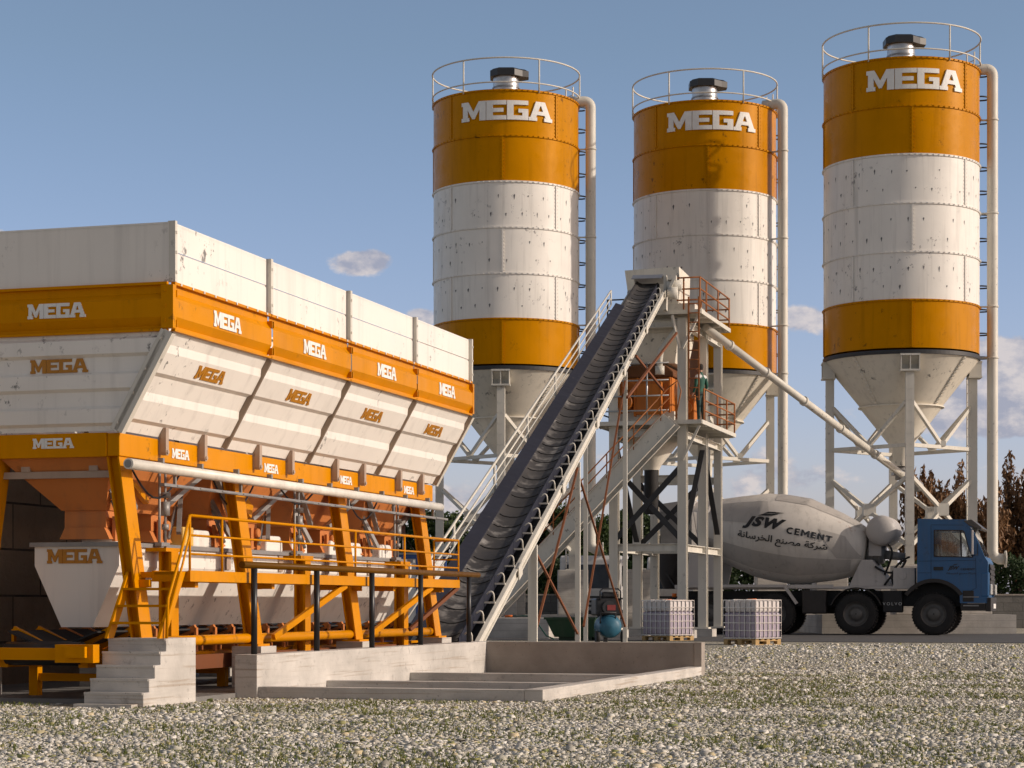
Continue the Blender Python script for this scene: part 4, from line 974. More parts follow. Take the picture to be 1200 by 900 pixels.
# trestle legs with rusty cross rods
LS = [7.0, 12.9, 21.8]
for t_ in LS:
    for x in (.60, -.63):
        p = C(x, t_, -.30); m = MB(); m.bar((p.x, p.y, .0), (p.x, p.y, p.z), .10, .10, (0, 1, 0)); m.box(p.x - .13, p.x + .13, p.y - .13, p.y + .13, 0, .03); m.build('trestle_leg', STEEL_W, ic)
pa, pb, pc = [C(.60, t_, -.3) for t_ in LS]
for (a_, b_, w) in (((pa.x, pa.y, .45), (pb.x, pb.y, pb.z - .1), .04), ((pa.x, pa.y, pa.z - .1), (pb.x, pb.y, .40), .04), ((pa.x, pa.y, .2), (pb.x, pb.y, .2), .05),
                    ((pb.x + .08, pb.y + .3, .55), (pc.x, pc.y, pc.z - .2), .04), ((pb.x, pb.y, pb.z - .2), (pc.x, pc.y, .45), .04),
                    (CW(735, 466, 49), CW(793, 390, 60.7), .055), (CW(745, 417, 51), CW(777, 457, 60.3), .055)):
    MB().bar(a_, b_, w, w).build('cross_rod', RUST, ic)
# head end: drum, hood, motor
m = MB(); p = C(0, SE, -.12); m.tube((-.36, p.y, p.z), (.30, p.y, p.z), .16, 20); m.build('head_drum', DARKST, ic)
m = MB(); pts = [C(0, SE - .45, .26), C(0, SE + .05, .28), C(0, SE + .30, .16), C(0, SE + .42, -.05)]
m.sheet([[(x, p.y, p.z) for x in (-.46, .42)] for p in pts]); m.build('drum_cover', GALV, ic, solid=.02)
m = MB(); q = C(.60, SE - .15, .02); m.box(.46, .54, q.y - .25, q.y + .2, q.z - .75, q.z + .25); m.tube((.55, q.y - .2, q.z - .05), (.98, q.y - .2, q.z - .05), .14, 16); m.box(.58, .83, q.y - .38, q.y - .05, q.z + .08, q.z + .22); m.tube((.60, q.y - .35, q.z - .3), (.88, q.y - .35, q.z - .3), .18, 18); m.bar((.54, q.y - .4, q.z - .4), (.78, q.y - .4, q.z + .1), .08, .08); m.build('drive_motor', STEEL_W, ic)

# ================================================================== MIXING TOWER
TO = Vector((4.98, 61.0, 0))
tw = thing('mixing_tower', 'white steel mixing tower with two platforms, stairs and rusty railings', 'tower', TO, YAW)
def H(mb, x, y, z0, z1, w=.26):
    mb.box(x - w / 2, x + w / 2, y - w / 2, y - w / 2 + .03, z0, z1); mb.box(x - w / 2, x + w / 2, y + w / 2 - .03, y + w / 2, z0, z1); mb.box(x - .012, x + .012, y - w / 2 + .03, y + w / 2 - .03, z0, z1)
    for k in range(1): mb.box(x - w / 2 - .08, x + w / 2 + .08, y - w / 2 - .08, y + w / 2 + .08, z0 - .05, z0)
CX, CYB = [0.0, -2.05], [0.0, 3.0]
for x in CX:
    for y in CYB:
        m = MB(); H(m, x, y, .30, 9.35 if True else 6); m.build('column', STEEL_W, tw)
        MB().box(x - .35, x + .35, y - .35, y + .35, 0, .25).build('column_footing', CONC_PED, tw)
m = MB(); H(m, 0, 5.4, .3, 9.35, .24); m.build('column', STEEL_W, tw)
m = MB(); H(m, -2.05, 5.4, .3, 9.35, .24); m.build('column', STEEL_W, tw)
BEAMS = [((-2.05, 0, 2.66), (0, 0, 2.66)), ((-2.05, 0, 6.02), (0, 0, 6.02)), ((-2.05, 0, 9.2), (0, 0, 9.2))] + [((-2.05, 3.0, z), (0, 3.0, z)) for z in (2.66, 4.85, 6.0)] + [((-2.05, 5.4, 4.9), (0, 5.4, 4.9))]
for x in CX: BEAMS += [((x, .13, z), (x, 5.3, z)) for z in (2.64, 5.95, 9.22)]
for a_, b_ in BEAMS: MB().channel(a_, b_, .2, .22).build('cross_beam', STEEL_W, tw)
for (a, b) in (((-2.0, -.05, 5.0), (-.05, -.05, 2.9)), ((-2.0, -.09, 2.9), (-.05, -.09, 5.0)), ((-2.0, 3.0, 4.7), (-.05, 3.0, 2.8)), ((-2.0, 3.04, 2.8), (-.05, 3.04, 4.7)), ((0, .2, 2.9), (0, 2.9, 5.7)), ((-2.05, .2, 5.7), (-2.05, 2.9, 2.9)), ((0, 3.1, 5.7), (0, 5.3, 3.2))):
    m = MB(); m.bar(a, b, .16, .04, (0, 1, 0)); m.build('diagonal_brace', DARKST, tw)
for a_, b_ in (((.02, -.15, 8.45), (.52, -.2, 9.40), ), ((-.05, -.15, 8.45), (-.24, -.34, 9.40)), ((.02, -.15, 5.2), (.52, -.1, 6.20))): MB().bar(a_, b_, .07, .07).build('knee_brace', STEEL_W, tw)
# platforms
def platform(x0, x1, y0, y1, z):
    m = MB(); m.box(x0, x1, y0, y1, z - .03, z)
    for (a, b, c, d) in ((x0, x1, y0 - .03, y0), (x0, x1, y1, y1 + .03), (x0 - .03, x0, y0, y1), (x1, x1 + .03, y0, y1)): m.box(a, b, c, d, z - .10, z + .02)
    k = y0 + .7
    while k < y1: m.box(x0 + .01, x1 - .01, k, k + .06, z - .13, z - .031); k += 1.1
    return m.build('platform', STEEL_W, tw)
platform(-2.6, .62, -.32, 5.0, 6.33); platform(-.95, .60, -.35, 4.2, 9.52)
def rails(pts, z, mat, hts=(.95, .62, .32), posts=None, r=.024):
    m = MB()
    for h in hts: m.path([(x, y, z + h) for x, y in pts], r, 8)
    o = m.build('railing', mat, tw)
    for (x, y) in posts or pts: MB().tube((x, y, z), (x, y, z + hts[0] + .02), r * 1.1, 8).build('rail_post', mat, o)
RUSTR = paint('rusty_orange_rail', (.36, .13, .04), chips=.6, rough=.6, chip_col=(.08, .04, .02))
rails([(.60, .15), (.60, 5.0), (-.4, 5.0)], 6.33, RUSTR, posts=[(.60, .15), (.60, 2.2), (.60, 3.7), (.60, 5.0), (-.4, 5.0)])
rails([(-2.6, -.3), (-.35, -.3)], 6.33, GALV, (1.7, 1.2, .75, .32), [(-2.6, -.3), (-1.0, -.3)])
rails([(-2.6, -.3), (-2.6, 4.9)], 6.33, DARKST, posts=[(-2.6, 1.6), (-2.6, 3.2), (-2.6, 4.9)])
rails([(-.1, -.33), (.58, -.33), (.58, 4.2), (-.3, 4.2)], 9.52, RUSTR, (.95, .62, .30), [(.1, -.33), (.58, -.33), (.58, .6), (.58, 2.4), (.58, 4.2), (-.3, 4.2)])
rails([(-3.1, 3.4), (-2.3, 3.4), (-2.3, 5.4)], 9.52, DARKST, (.95, .62, .32))
m = MB(); m.box(-3.1, -2.2, 3.3, 5.4, 9.46, 9.5); m.build('platform', STEEL_W, tw)
# vertical ladder
m = MB()
for sg in (0, .30): m.bar((.26 + sg, -.40, 6.9), (.26 + sg, -.40, 9.9), .05, .03)
for k in range(11): m.tube((.26, -.40, 7.0 + k * .27), (.56, -.40, 7.0 + k * .27), .02, 6)
m.build('ladder', RUSTR, tw)
# stair
sa, sb = Vector((-.15, -.75, 6.30)), Vector((-5.75, -.75, .62)); dd = (sb - sa).normalized()
for yo in (-.42, .30):
    m = MB(); m.channel(sa + Vector((0, yo, 0)), sb + Vector((0, yo, 0)), .12, .46, .025); m.build('stair_stringer', STEEL_W, tw)
for k in range(24): p = sa.lerp(sb, (k + .5) / 24); MB().box(p.x - .13, p.x + .13, p.y - .40, p.y + .28, p.z - .02, p.z + .02).build('tread', GREYST, tw)
m = MB()
for h in (.92, .62, .34): m.tube(sa + Vector((0, -.42, h)), sb + Vector((0, -.42, h)), .02, 8)
m.path([sa + Vector((0, -.42, .92)), sa + Vector((.25, -.42, 1.1)), sa + Vector((.35, -.42, .8)), sa + Vector((.2, -.42, .1))], .02, 8)
hr = m.build('stair_railing', RUSTR, tw)
for k in range(7): p = sa.lerp(sb, (k + .3) / 7); MB().tube(p + Vector((0, -.42, .2)), p + Vector((0, -.42, .93)), .02, 8).build('rail_post', RUSTR, hr)
MB().box(-6.3, -3.6, -1.6, .2, 0, .60).build('stair_plinth', CONC_PED, tw, bevel=.02)
# head hood on top
m = MB(); y0 = .10
Hb = [(-1.62, y0 + .05, 9.60), (-.20, y0 + .05, 9.60), (-.12, 1.45, 9.6), (-1.5, 1.45, 9.6)]; Ht = [(-1.75, y0, 10.82), (-.14, y0, 10.86), (-.09, 1.45, 10.75), (-1.7, 1.45, 10.7)]; Hm = [(-1.68, y0 + .03, 10.3), (-.12, y0 + .03, 10.25)]
m.add(Hb + Ht + Hm, [(0, 1, 9, 8), (8, 9, 5, 4), (1, 2, 6, 9), (9, 6, 5), (2, 3, 7, 6), (3, 0, 8, 7), (8, 4, 7), (4, 5, 6, 7)])
m.build('transfer_hood', CONE_W, tw, solid=.03)
m = MB(); m.box(-1.6, .4, -.2, 1.3, 9.53, 9.75); m.build('hood_base', STEEL_W, tw)
# weigh box over the mixer
m = MB(); m.hexa([(-1.75, .6, 8.1), (-.35, .6, 8.1), (-.35, 2.4, 8.1), (-1.75, 2.4, 8.1)], [(-1.95, .4, 9.0), (-.2, .4, 9.0), (-.2, 2.6, 9.0), (-1.95, 2.6, 9.0)]); m.box(-1.95, -.2, .4, 2.6, 9.0, 9.2)
m.build('weigh_box', CONE_W, tw, bevel=.02)
m = MB(); m.box(-1.9, -.135, 3.16, 3.20, 7.3, 9.1); m.build('cladding_panel', paint('dusty_pink_panel', (.40, .25, .19), rough=.6), tw)
m = MB(); m.path([(-.75, .3, 7.95), (-.75, .28, 8.2), (-.70, .25, 8.45), (-.35, .2, 8.9), (-.2, .2, 9.1)], .09, 10); m.tube((-.75, .3, 7.75), (-.75, .3, 8.0), .14, 14); m.build('water_valve', STEEL_W, tw)
# discharge funnel and rubber chute
Mx = Matrix.Translation((-1.28, 1.5, 0))
m = MB(); m.lathe([(.95, 6.15), (.90, 5.9), (.30, 5.15), (.24, 5.02)], 32, Mx); m.build('discharge_funnel', CONE_W, tw)
m = MB(); m.lathe([(.21, 5.05), (.21, 3.75), (.18, 3.7)], 24, Mx); m.build('rubber_chute', RUBBER, tw)
m = MB(); m.hexa([(-1.6, 4.2, 2.75), (-.6, 4.2, 2.75), (-.6, 5.0, 2.75), (-1.6, 5.0, 2.75)], [(-1.6, 4.2, 3.9), (-.6, 4.2, 3.9), (-.6, 5.0, 3.9), (-1.6, 5.0, 3.9)]); m.build('control_cabinet', GREYST, tw)

mxr = thing('concrete_mixer', 'dirty orange pan mixer with dark lid on the tower platform', 'mixer', TO + U2 * -1.15 + U1 * 1.5 + Vector((0, 0, 6.33)), YAW)
m = MB(); m.box(-.95, .75, -1.1, 1.1, .35, 1.35)
for k in range(4): m.box(-.80 + k * .48, -.72 + k * .48, -1.16, -1.1, .3, 1.36)
mb_ = m.build('drum_body', MIXER_O, mxr, bevel=.03)
m = MB(); m.prism([(-1.0, 1.36), (.8, 1.36), (.8, 1.5), (.55, 1.72), (-.7, 1.72), (-1.0, 1.5)], lambda a, b: (a, -1.15, b), lambda a, b: (a, 1.15, b)); m.build('lid', paint('dark_rust_lid', (.14, .055, .02), rough=.7), mxr, bevel=.03)
m = MB(); m.box(-.30, .42, -1.30, -1.165, .25, 1.15); m.box(-.36, -.30, -1.34, -1.165, .2, 1.2); m.box(.42, .48, -1.34, -1.165, .2, 1.2); m.build('access_door', MIXER_O, mxr, bevel=.015)
m = MB(); m.tube((-.62, -1.12, .62), (-.62, -1.5, .62), .24, 20); m.tube((-.62, -1.5, .62), (-.62, -1.54, .62), .15, 16); m.build('drive_motor', MIXER_O, mxr)
m = MB(); m.box(.72, 1.25, -.3, .5, .0, .9); m.tube((1.0, -.32, .5), (1.0, -.45, .5), .2, 16); m.build('gearbox', MIXER_O, mxr, bevel=.03)
m = MB(); m.box(-1.0, .8, -1.05, -.9, 0, .35); m.box(-1.0, .8, .9, 1.05, 0, .35); m.build('support_frame', STEEL_W, mxr)

# ================================================================== PERSON on the platform
def make_person(loc, yaw):
    sk = {'pelvis': (0, 0, .95, .135, .11), 'waist': (0, 0, 1.08, .125, .10), 'chest': (0, -.01, 1.30, .155, .115), 'neck0': (0, 0, 1.46, .075, .07), 'neck': (0, .01, 1.53, .052, .055), 'head0': (0, .03, 1.60, .068, .085), 'head1': (0, .03, 1.68, .076, .095), 'head2': (0, .02, 1.755, .055, .065)}
    E = [('pelvis', 'waist'), ('waist', 'chest'), ('chest', 'neck0'), ('neck0', 'neck'), ('neck', 'head0'), ('head0', 'head1'), ('head1', 'head2')]
    for s, n in ((-1, 'l'), (1, 'r')):
        sk['hip' + n] = (s * .095, 0, .88, .10, .10); sk['knee' + n] = (s * .11, .02 * s, .50, .068, .07); sk['ank' + n] = (s * .115, -.02, .10, .046, .05); sk['toe' + n] = (s * .13, .13, .045, .042, .036)
        E += [('pelvis', 'hip' + n), ('hip' + n, 'knee' + n), ('knee' + n, 'ank' + n), ('ank' + n, 'toe' + n)]
        sk['sh' + n] = (s * .185, -.01, 1.41, .072, .07); sk['el' + n] = (s * .26, -.03, 1.13, .052, .052); sk['wr' + n] = (s * .245, .09, .90, .034, .03); sk['palm' + n] = (s * .24, .12, .83, .036, .022)
        E += [('chest', 'sh' + n), ('sh' + n, 'el' + n), ('el' + n, 'wr' + n), ('wr' + n, 'palm' + n)]
        for k in range(4):
            sk['f%d' % k + n] = (s * (.228 + .004 * k), .085 + .024 * k, .79, .010, .010); sk['g%d' % k + n] = (s * .215, .082 + .024 * k, .755 - .008 * (k in (1, 2)), .008, .008)
            E += [('palm' + n, 'f%d' % k + n), ('f%d' % k + n, 'g%d' % k + n)]
        sk['t' + n] = (s * .21, .155, .82, .011, .011); E += [('wr' + n, 't' + n)]
    names = list(sk); me = bpy.data.meshes.new('person_skeleton'); me.from_pydata([sk[k][:3] for k in names], [(names.index(a), names.index(b)) for a, b in E], [])
    o = bpy.data.objects.new('person_source', me); COL.objects.link(o)
    md = o.modifiers.new('skin', 'SKIN')
    for i, k in enumerate(names): d = me.skin_vertices[0].data[i]; d.radius = sk[k][3:5]; d.use_root = (k == 'pelvis')
    sb_ = o.modifiers.new('sub', 'SUBSURF'); sb_.levels = 2; sb_.render_levels = 2
    dg = bpy.context.evaluated_depsgraph_get(); dg.update(); ev = bpy.data.meshes.new_from_object(o.evaluated_get(dg)); bpy.data.objects.remove(o)
    ev.name = 'person'
    for mt in (plain('skin_tone', (.42, .24, .17), .6), plain('green_work_jacket', (.012, .085, .06), .75), plain('dark_work_trousers', (.016, .05, .05), .8), plain('black_boots', (.015, .014, .014), .5), plain('white_shoulder_panel', (.62, .62, .62), .7)): ev.materials.append(mt)
    for f in ev.polygons:
        c = f.center; i = 1
        if c.z > 1.53: i = 0
        elif abs(c.x) > .19 and c.z < .92 and c.z > .7: i = 0
        elif c.z < .13: i = 3
        elif c.z < .96 and abs(c.x) < .2: i = 2
        elif c.z > 1.36 and c.y < .035 and abs(c.x) > .05: i = 4
        f.material_index = i; f.use_smooth = True
    p = bpy.data.objects.new('person', ev); COL.objects.link(p); p.location = loc; p.rotation_euler = (0, 0, yaw)
    tag(p, 'worker in green jacket with pale shoulders and dark trousers standing on the platform', 'person')
    h = MB(); h.lathe([(.088, 1.665), (.094, 1.71), (.078, 1.765), (.03, 1.785), (.0, 1.787)], 20, Matrix.Translation((0, .012, 0))); h.lathe([(.07, 1.60), (.088, 1.665)], 14, Matrix.Translation((0, .012, 0)), R(190), R(350)); h.build('hair', plain('dark_brown_hair', (.022, .017, .014), .8), p)
    n_ = MB(); n_.add([(-.012, .118, 1.655), (.012, .118, 1.655), (0, .145, 1.65), (0, .118, 1.70)], [(0, 1, 2), (1, 3, 2), (3, 0, 2)]); n_.build('nose', MATS['skin_tone'], p)
    e_ = MB()
    for s in (-1, 1): e_.box(s * .03 - .009, s * .03 + .009, .116, .124, 1.688, 1.698)
    e_.box(-.02, .02, .116, .122, 1.617, 1.624); e_.build('eyes_and_mouth', plain('dark_eye', (.05, .02, .02), .5), p)
    r_ = MB()
    for s in (-1, 1): r_.box(s * .078 - .006, s * .078 + .006, .0, .035, 1.64, 1.70)
    r_.build('ear', MATS['skin_tone'], p, bevel=.004)
make_person(TO + U2 * .33 + U1 * 1.0 + Vector((0, 0, 6.33)), YAW + R(62))

# ================================================================== CONCRETE MIXER TRUCK
TK = Vector((13.35, 66.2, 0.012))
tk = thing('mixer_truck', 'blue cabbed concrete mixer truck with a tilted pale grey drum', 'truck', TK, YAW)
BLUE = paint('blue_cab_paint', (.030, .120, .28), dirt=(.10, .085, .07), chips=.6, streak=.45, grime=.4, rough=.35, chip_col=(.03, .04, .06), coat=.3)
DRUM = paint('pale_drum_paint', (.66, .62, .57), chips=.8, streak=.5, grime=.45, chip_scale=4, chip_col=(.30, .14, .08), rough=.42)
DRUMD = paint('drum_grey_stripe', (.46, .43, .40), chips=.6, streak=.5, grime=.4, rough=.45)
GLASS = plain('cab_glass', (.75, .80, .82), .03, trans=.95, var=.05); CHBLK = plain('chassis_black', (.014, .014, .015), .6, var=.4)
TYRE = plain('truck_tyre', (.020, .019, .019), .85, var=.4); TGREY = paint('truck_light_grey', (.50, .47, .45), chips=.5, rough=.5); PLAS = plain('dark_plastic', (.035, .030, .028), .6)
RIMM = plain('dark_wheel_rim', (.12, .115, .11), .5, .3)
Wd = 2.6
def wheel(x, y, steer=0):
    Mw = Matrix.Translation((x, y, .675)) @ Matrix.Rotation(R(90), 4, 'X')
    w = MB(); w.lathe([(.40, -.20), (.50, -.21), (.63, -.19), (.675, -.13), (.675, .13), (.63, .19), (.50, .21), (.40, .20)], 48, Mw)
    for k in range(44):
        a = 2 * math.pi * k / 44; p = Vector((math.cos(a), 0, math.sin(a))); c = Vector((x, y, .675)) + p * .675; t_ = Vector((-p.z, 0, p.x))
        for sg in (-1, 1): w.bar(c + Vector((0, sg * .03, 0)), c + Vector((0, sg * .18, 0)) + t_ * .03, .045, .035, p)
    tyre = w.build('wheel', TYRE, tk)
    r = MB()
    for sg in (-1, 1): r.lathe([(.405, sg * .19), (.38, sg * .17), (.36, sg * .10), (.24, sg * .06), (.20, sg * .14), (.16, sg * .17), (.02, sg * .18)], 36, Mw)
    for k in range(10):
        a = 2 * math.pi * k / 10; r.tube((x + .25 * math.cos(a), y - .10, .675 + .25 * math.sin(a)), (x + .25 * math.cos(a), y + .10, .675 + .25 * math.sin(a)), .022, 8)
    r.build('rim', RIMM, tyre)
for x in (0, -2.45, -5.1, -7.2):
    for y in (.20, Wd - .20): wheel(x, y)
# chassis
m = MB(); m.box(-8.3, .9, .62, Wd - .62, .92, 1.42); m.build('chassis_frame', CHBLK, tk)
for x in (0, -2.45, -5.1, -7.2): m = MB(); m.box(x - .09, x + .09, .35, Wd - .35, .58, .76); m.tube((x, Wd / 2, .42), (x, Wd / 2, .90), .26, 16); m.build('axle', CHBLK, tk)
m = MB(); m.box(-8.4, -.55, .25, Wd - .25, 1.48, 1.56); m.box(-8.4, -3.2, .18, .249, 1.50, 1.62); m.build('subframe_deck', TGREY, tk)
m = MB(); m.box(-4.2, -3.42, .12, .60, .68, 1.44); m.build('side_tank', PLAS, tk, bevel=.04); m = MB(); m.box(-1.62, -1.0, .14, .60, .72, 1.42); m.build('side_tank', CHBLK, tk, bevel=.04)
m = MB(); m.box(-4.23, -3.22, Wd - .75, Wd - .12, .68, 1.44); m.build('side_tank', PLAS, tk, bevel=.04)
words('VOLVO', .60, .095, lambda x, y, d: (-1.31 + x, .136 - d, 1.0 + y), .006, bold=.0, space=1.5).build('lettering', GALV, tk)
for x in (-2.45,):
    m = MB(); pts = [(x + .84 * math.cos(a), .675 + .84 * math.sin(a)) for a in [R(20 + 140 * k / 14) for k in range(15)]]
    m.sheet([[(px, .0, pz), (px, .55, pz)] for px, pz in pts]); m.build('mudguard', PLAS, tk, solid=.03)
    m = MB(); m.sheet([[(px, Wd - .55, pz), (px, Wd, pz)] for px, pz in pts]); m.build('mudguard', PLAS, tk, solid=.03)
m = MB()
for (a, b) in (((-8.35, 1.0), (-7.95, 1.58)), ((-7.95, 1.58), (-4.75, 1.58)), ((-4.75, 1.58), (-4.35, 1.0))): m.bar((a[0], .04, a[1]), (b[0], .04, b[1]), .10, .09)
m.sheet([[(-7.95, .09, 1.545), (-7.95, .5, 1.545)], [(-4.75, .09, 1.545), (-4.75, .5, 1.545)]]); m.build('rear_mudguard', TGREY, tk)
# drum
A0, A1 = Vector((-7.45, 1.38, 3.56)), Vector((-2.30, 1.38, 2.70)); ax = (A1 - A0).normalized(); DL = (A1 - A0).length
MX = Matrix.Translation(A0) @ ax.to_track_quat('Z', 'Y').to_matrix().to_4x4()
DP = [(.62, -.95), (.72, -.70), (.90, 0), (1.18, .95), (1.40, 1.78), (1.44, 2.4), (1.43, 3.2), (1.10, 4.35), (.84, 5.02), (.74, 5.22), (.40, 5.26), (.05, 5.27)]
def drum_r(s):
    for (r0, s0), (r1, s1) in zip(DP, DP[1:]):
        if s0 <= s <= s1 + 1e-6: return r0 + (r1 - r0) * (s - s0) / (s1 - s0)
    return DP[0][0] if s < DP[0][1] else .05
def drum_pt(s, phi, d=0): # phi 0 = towards the near side, + upwards
    sid = Vector((0, -1, 0)); upv = ax.cross(sid).normalized(); upv = upv if upv.z > 0 else -upv
    return A0 + ax * s + (sid * math.cos(phi) + upv * math.sin(phi)) * (drum_r(s) + d)
m = MB(); m.lathe(DP, 72, MX); dr = m.build('drum', DRUM, tk)
m = MB()
for s in (0.0, -.62): m.lathe([(drum_r(s) + .0, s - .06), (drum_r(s) + .035, s - .05), (drum_r(s) + .035, s + .05), (drum_r(s) + .0, s + .06)], 72, MX)
m.build('drum_ring', TGREY, dr)
# grey painted stripes with slanting ends round the drum
def stripe(s0, s1, p0, p1, sk):
    q = MB(); rows = []
    for i in range(61):
        f = i / 60; row = []
        for j in range(9):
            ph = p0 + (p1 - p0) * j / 8; row.append(drum_pt(s0 + (s1 - s0) * f + sk * (j / 8 - .5), ph, .012))
        rows.append(row)
    q.sheet(rows); q.f = q.f; q.sm = [True] * len(q.f); q.build('painted_stripe', DRUMD, dr)
stripe(.05, 2.05, R(14), R(52), -.25); stripe(.12, 4.9, R(-52), R(-22), 0); stripe(2.15, 4.95, R(56), R(100), .0); stripe(4.1, 4.95, R(-20), R(22), -.7)
lw = lambda s0, ph0: (lambda x, y, d: drum_pt(s0 + x, ph0 + y / 1.42, .018 + d))
words('JSW', 1.40, .46, lw(2.0, R(15)), .008, .1, bold=.06, shear=.35, space=1.2).build('lettering', BLACKP, dr)
block_word('CEMENT', 1.46, .215, lw(3.50, R(11)), .008, .1).build('lettering', BLACKP, dr)
sw = [[(-.30, .0), (-.1, .02), (.1, .05), (.22, .11), (.0, .09), (-.16, .07)], [(-.16, .085), (.02, .115), (.18, .125), (.36, .17), (.12, .165), (-.05, .15)]]
poly_mark([[(x, y) for x, y in p] for p in sw], lambda a, b, d: drum_pt(2.12 + a * 1.25, R(15) + (b * 1.2 + .26) / 1.42, .018 + d), .008).build('emblem', BLACKP, dr)
ARAB = "\ufeb7\ufeae\ufedb\ufe94 \ufee3\ufebc\ufee8\ufeca \ufe8d\ufedf\ufea8\ufeae\ufeb3\ufe8e\ufee7\ufe94"[::-1]
words(ARAB, 2.95, .33, lw(2.66, R(-5.0)), .008, .1, bold=.018).build('lettering', BLACKP, dr)
# rear support, hopper, chute
m = MB()
for y in (.35, Wd - .45):
    m.prism([(-8.25, 1.56), (-7.0, 1.56), (-6.85, 2.3), (-7.15, 2.55), (-7.55, 3.3), (-8.1, 3.5), (-8.35, 3.4), (-8.0, 2.9), (-7.95, 2.4)], lambda a, b: (a, y, b), lambda a, b: (a, y + .10, b)); m.cut()
m.build_each('drum_support', TGREY, tk, bevel=.02)
m = MB(); m.hexa([(-8.75, 1.1, 3.15), (-8.05, 1.1, 3.15), (-8.05, 1.8, 3.15), (-8.75, 1.8, 3.15)], [(-9.45, .65, 4.25), (-7.95, .65, 4.45), (-7.95, 2.25, 4.45), (-9.45, 2.25, 4.25)]); m.build('charging_hopper', TGREY, tk)
m = MB(); Mc = Matrix.Translation((-8.75, 1.45, 0)); m.lathe([(.62, 3.05), (.50, 2.0), (.30, 1.5)], 24, Mc, smooth=True); m.build('discharge_chute', PLAS, tk)
m = MB(); m.bar((-8.5, .9, 1.5), (-8.9, 1.0, 2.1), .05, .05); m.box(-8.55, -8.35, .1, Wd - .1, .8, 1.0); m.box(-8.6, -8.4, .1, .5, 1.0, 1.2); m.build('rear_bumper', PLAS, tk)
m = MB(); m.tube((-8.45, .35, 1.22), (-8.45, .35, 1.34), .08, 12); m.build('rear_light', plain('amber_lens', (.8, .18, .02), .3), tk)
# front pedestal, gearbox, tank, hoses
m = MB(); m.prism([(-2.75, 1.56), (-1.35, 1.56), (-2.0, 2.42), (-2.35, 2.42)], lambda a, b: (a, .55, b), lambda a, b: (a, Wd - .55, b)); m.build('drum_pedestal', TGREY, tk, bevel=.02)
p0 = A1 + ax * .08; m = MB(); m.tube(p0, p0 + ax * .55, .36, 24, .30); m.tube(p0 + ax * .12, p0 + ax * .20, .40, 24); m.tube(p0 + ax * .38, p0 + ax * .45, .37, 24); m.tube(p0 + ax * .55, p0 + ax * 1.2 + Vector((0, 0, .03)), .15, 16, .12); m.build('gearbox', GREYST, tk)
m = MB(); Mt = Matrix.Translation((-1.72, 0, 3.36)) @ Matrix.Rotation(R(90), 4, 'X') @ Matrix.Translation((0, 0, -1.45)); m.lathe([(.0, -1.05)] + [(.49 * math.sin(a), -.75 - .30 * math.cos(a)) for a in [R(q) for q in range(15, 91, 15)]] + [(.49 * math.sin(a), .75 - .30 * math.cos(a)) for a in [R(q) for q in range(90, 166, 15)]] + [(.0, 1.05)], 32, Mt); m.box(-2.15, -1.75, .9, 2.0, 2.55, 3.1)
m.build('water_tank', TGREY, tk)
m = MB()
for (a, b, c, d) in (((-1.75, 1.0, 1.7), (-1.45, .5, 2.3), (-1.2, .5, 2.7), (-1.5, .6, 2.9)), ((-1.6, .5, 1.6), (-1.2, .4, 2.2), (-.9, .5, 2.1), (-.75, .6, 1.7)), ((-1.3, .45, 1.6), (-1.5, .4, 2.0), (-1.1, .4, 2.4), (-.8, .5, 2.5)), ((-1.9, .5, 2.2), (-1.5, .4, 1.9), (-1.1, .4, 1.9), (-.9, .4, 2.4))):
    P4 = [Vector(v) for v in (a, b, c, d)]; m.path([P4[0] * (1 - t) ** 3 + P4[1] * 3 * t * (1 - t) ** 2 + P4[2] * 3 * t * t * (1 - t) + P4[3] * t ** 3 for t in np.linspace(0, 1, 12)], .035, 8); m.cut()
m.build_each('hydraulic_hose', CHBLK, tk)
m = MB(); m.box(-1.3, -.62, .3, .9, 1.56, 2.15); m.tube((-1.0, .28, 1.9), (-1.0, .30, 1.9), .13, 20); m.build('equipment_box', TGREY, tk, bevel=.02)
# cab
ar = [(.98 * math.cos(a), .70 + .98 * math.sin(a)) for a in [R(q) for q in range(34, 147, 8)]]
cabp = [(1.66, 1.02), (1.68, 2.32), (1.58, 2.48), (1.16, 3.48), (.98, 3.66), (-.50, 3.70), (-.52, 1.72), (-.52, 1.55)] + [(-.80, 1.33)][:0]
lower = [(ar[-1][0] if ar[-1][0] > -.52 else -.52, 1.70)] + [p for p in reversed(ar) if p[0] > -.52] + [(.82, 1.02)]
# side skins with a window opening
WIN = [(.02, 2.50), (1.22, 2.47), (1.10, 2.70), (.95, 3.26), (.90, 3.31), (.02, 3.33)]
outer = cabp[:7] + lower
def tess_skin(mb, outer, hole, f):
    loops = [[Vector((a, b, 0)) for a, b in outer], [Vector((a, b, 0)) for a, b in hole]]
    pts = [p for l in loops for p in l]; tr = tessellate_polygon(loops); mb.add([f(p.x, p.y) for p in pts], [tuple(t) for t in tr])
m = MB()
for y in (0.0, Wd): tess_skin(m, outer, WIN, lambda a, b: (a, y, b))
loop = cabp[3:7]  # roof and back
m.sheet([[(a, 0.0, b), (a, Wd, b)] for a, b in loop]); m.sheet([[(a, 0.0, b), (a, Wd, b)] for a, b in [cabp[0], cabp[1], cabp[2]]])
m.sheet([[(1.58, 0.0, 2.48), (1.16, 0.0, 3.48)], [(1.58, .12, 2.48), (1.16, .12, 3.48)]]); m.sheet([[(1.58, Wd, 2.48), (1.16, Wd, 3.48)], [(1.58, Wd - .12, 2.48), (1.16, Wd - .12, 3.48)]])
m.sheet([[(a, 0, b), (a, Wd, b)] for a, b in [(1.66, 1.02), (.82, 1.02)]])
bmx = m.build('cab', BLUE, tk, recalc=False)
m = MB()
